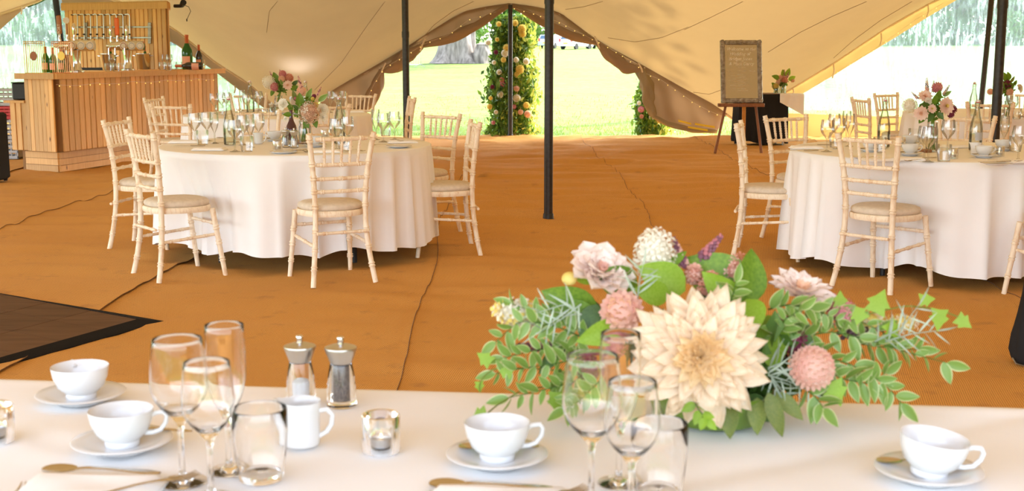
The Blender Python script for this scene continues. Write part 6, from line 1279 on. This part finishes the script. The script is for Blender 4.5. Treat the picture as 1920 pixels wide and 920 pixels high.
# white uplighter behind the far table
ug = Q(560, 225, 18.6); ul_ = thing('uplighter', 'small white uplighter lamp glowing against the tent cloth behind the bouquets', 'lamp', (ug.x, 18.6, .012))
MB().lathe([(0, 0), (.09, 0), (.09, .03), (.05, .05), (.05, .5), (.11, .56), (.13, .66), (.12, .68), (.10, .66), (0, .64)], 24).obj('housing', M['porcelain'], ul_); MB().lathe([(.10, .661), (0, .675)], 20).obj('lens', M['uplight'], ul_)
pl = bpy.data.lights.new('uplighter_light', 'SPOT'); pl.energy = 5; pl.color = (.72, .74, 1); pl.spot_size = 1.6; pl.spot_blend = .9; pl.shadow_soft_size = .08; plo = bpy.data.objects.new('uplighter_light', pl); COL.objects.link(plo); plo.parent = ul_; plo.location = (0, 0, .72); plo.rotation_euler = (PI - .25, 0, 0)
# ------------------------------------------------------------------ flower columns at the entrance
def column(px, base, w_, h, seed, label, heads, Y):
    X = (px - 960) * Y / FPX; t_ = thing('flower_column', label, 'flower column', (X, Y, .0)); r_ = np.random.default_rng(seed)
    MB().tube([(0, 0, 0), (0, 0, h * .95)], .05, 8).obj('core', M['leaf_dark'], t_)
    for mt, n, sz in (('leaf_column', 3600, .048), ('leaf_dark', 1300, .05), ('leaf_yellow', 1600, .042)):  # yellow leaves, shifted to one side, put the sun's backlight into the colour
        mbx = MB(); v = []; f = []
        for k in range(int(n * h * w_ / 1.5)):
            z = h * r_.uniform(0, 1); prof = w_ / 2 * (.80 + .22 * math.sin(z * 6 + seed) * .6 + .22 * math.exp(-z / .3) - .30 * max(0, z / h - .75) / .25); a = r_.uniform(0, 2 * PI); rr = prof * (r_.uniform(.25, 1.15) ** .6) * (1.28 if r_.uniform() < .10 else 1); q = Vector((rr * math.cos(a) + (.12 if mt == 'leaf_yellow' else 0), rr * math.sin(a) * .8, max(.02, z)))
            e = Euler(r_.uniform(0, 6.28, 3)).to_matrix(); s_ = sz * r_.uniform(.6, 1.5); b0 = len(v); v += [q + e @ Vector(c) * s_ for c in ((-1, 0, 0), (-.1, -.42, .1), (1, 0, -.1), (-.1, .42, .1))]; f.append((b0, b0 + 1, b0 + 2, b0 + 3))
        tag(mbx.raw(v, f).obj('foliage', M[mt], t_, False), kind='stuff')
    for kind, hx, hy, rp in heads:
        q = Q(hx, hy, Y - w_ * .38) - Vector((X, Y, 0)); nm = {'ros': 'rose', 'dah': 'dahlia', 'pom': 'pompon', 'hyd': 'hydrangea', 'yel': 'yellow_bloom', 'cre': 'cream_bloom'}[kind[:3]]; inst(nm, FM[kind], t_, mw=Matrix.Translation(q) @ basis((r_.normal(0, .3), -1, r_.normal(.1, .2))) @ Matrix.Scale(rp * Y / FPX, 4))
column(957, 257, .80, 1.92, 3, 'tall column of leafy greenery and yellow flowers at the entrance pole', [('yel', 979, 54, 8), ('yel', 980, 63, 7), ('yel', 966, 43, 6), ('yel', 935, 45, 5), ('cream', 915, 80, 5), ('yel', 950, 90, 7), ('cream', 947, 100, 7), ('pom_plum', 930, 98, 4), ('cream', 926, 117, 4), ('cream', 936, 135, 5), ('cream', 987, 115, 6), ('yel', 975, 130, 8), ('yel', 970, 140, 6), ('pom_rose', 942, 158, 5), ('pom_plum', 923, 163, 4), ('cream', 938, 177, 6), ('cream', 969, 184, 7), ('pom_peach', 968, 166, 6), ('pom_rose', 964, 200, 4), ('yel', 987, 197, 6), ('pom_peach', 990, 214, 7), ('yel', 918, 200, 5), ('cream', 930, 210, 4), ('pom_peach', 976, 210, 5), ('pom_rose', 925, 230, 4), ('yel', 920, 184, 4), ('yel', 944, 112, 5), ('pom_salmon', 941, 150, 5), ('cream', 968, 112, 5), ('yel', 932, 74, 4)], 20.35)
column(1218, 250, .52, 1.15, 5, 'low flower column half hidden by the easel-side drape', [('pom_rose', 1202, 205, 6), ('cream', 1198, 193, 4), ('cream', 1222, 220, 5), ('pom_salmon', 1203, 218, 4), ('yel', 1236, 228, 4)], 20.5)

# ------------------------------------------------------------------ ease glasses on the round tables apart where they touch
RAD = {'wine_glass': .046, 'champagne_flute': .034, 'water_tumbler': .044, 'tealight_holder': .034, 'swing_top_bottle': .043, 'milk_jug': .05, 'glass_mill': .03, 'saucer': .083, 'flower_vase': .055, 'bottle_vase': .044, 'wood_slice': .02}
FREE = ('wine_glass', 'champagne_flute', 'water_tumbler', 'tealight_holder')
its = [(o, o.name.split('.')[0]) for o in bpy.data.objects if o.parent is None and o.name.split('.')[0] in RAD and o.location.y > 4 and abs(o.location.z - TT) < .03]
for _ in range(60):
    for i, (a, na) in enumerate(its):
        for b, nb_ in its[i + 1:]:
            d = Vector((b.location.x - a.location.x, b.location.y - a.location.y)); need = RAD[na] + RAD[nb_] + .003
            if d.length >= need: continue
            d = Vector((d.x * .5, d.y * 1.5 + (.004 if d.y >= 0 else -.004))).normalized() * (need - d.length) * .5      # mostly front to back
            if na in FREE: a.location.x -= d.x; a.location.y -= d.y
            if nb_ in FREE: b.location.x += d.x; b.location.y += d.y
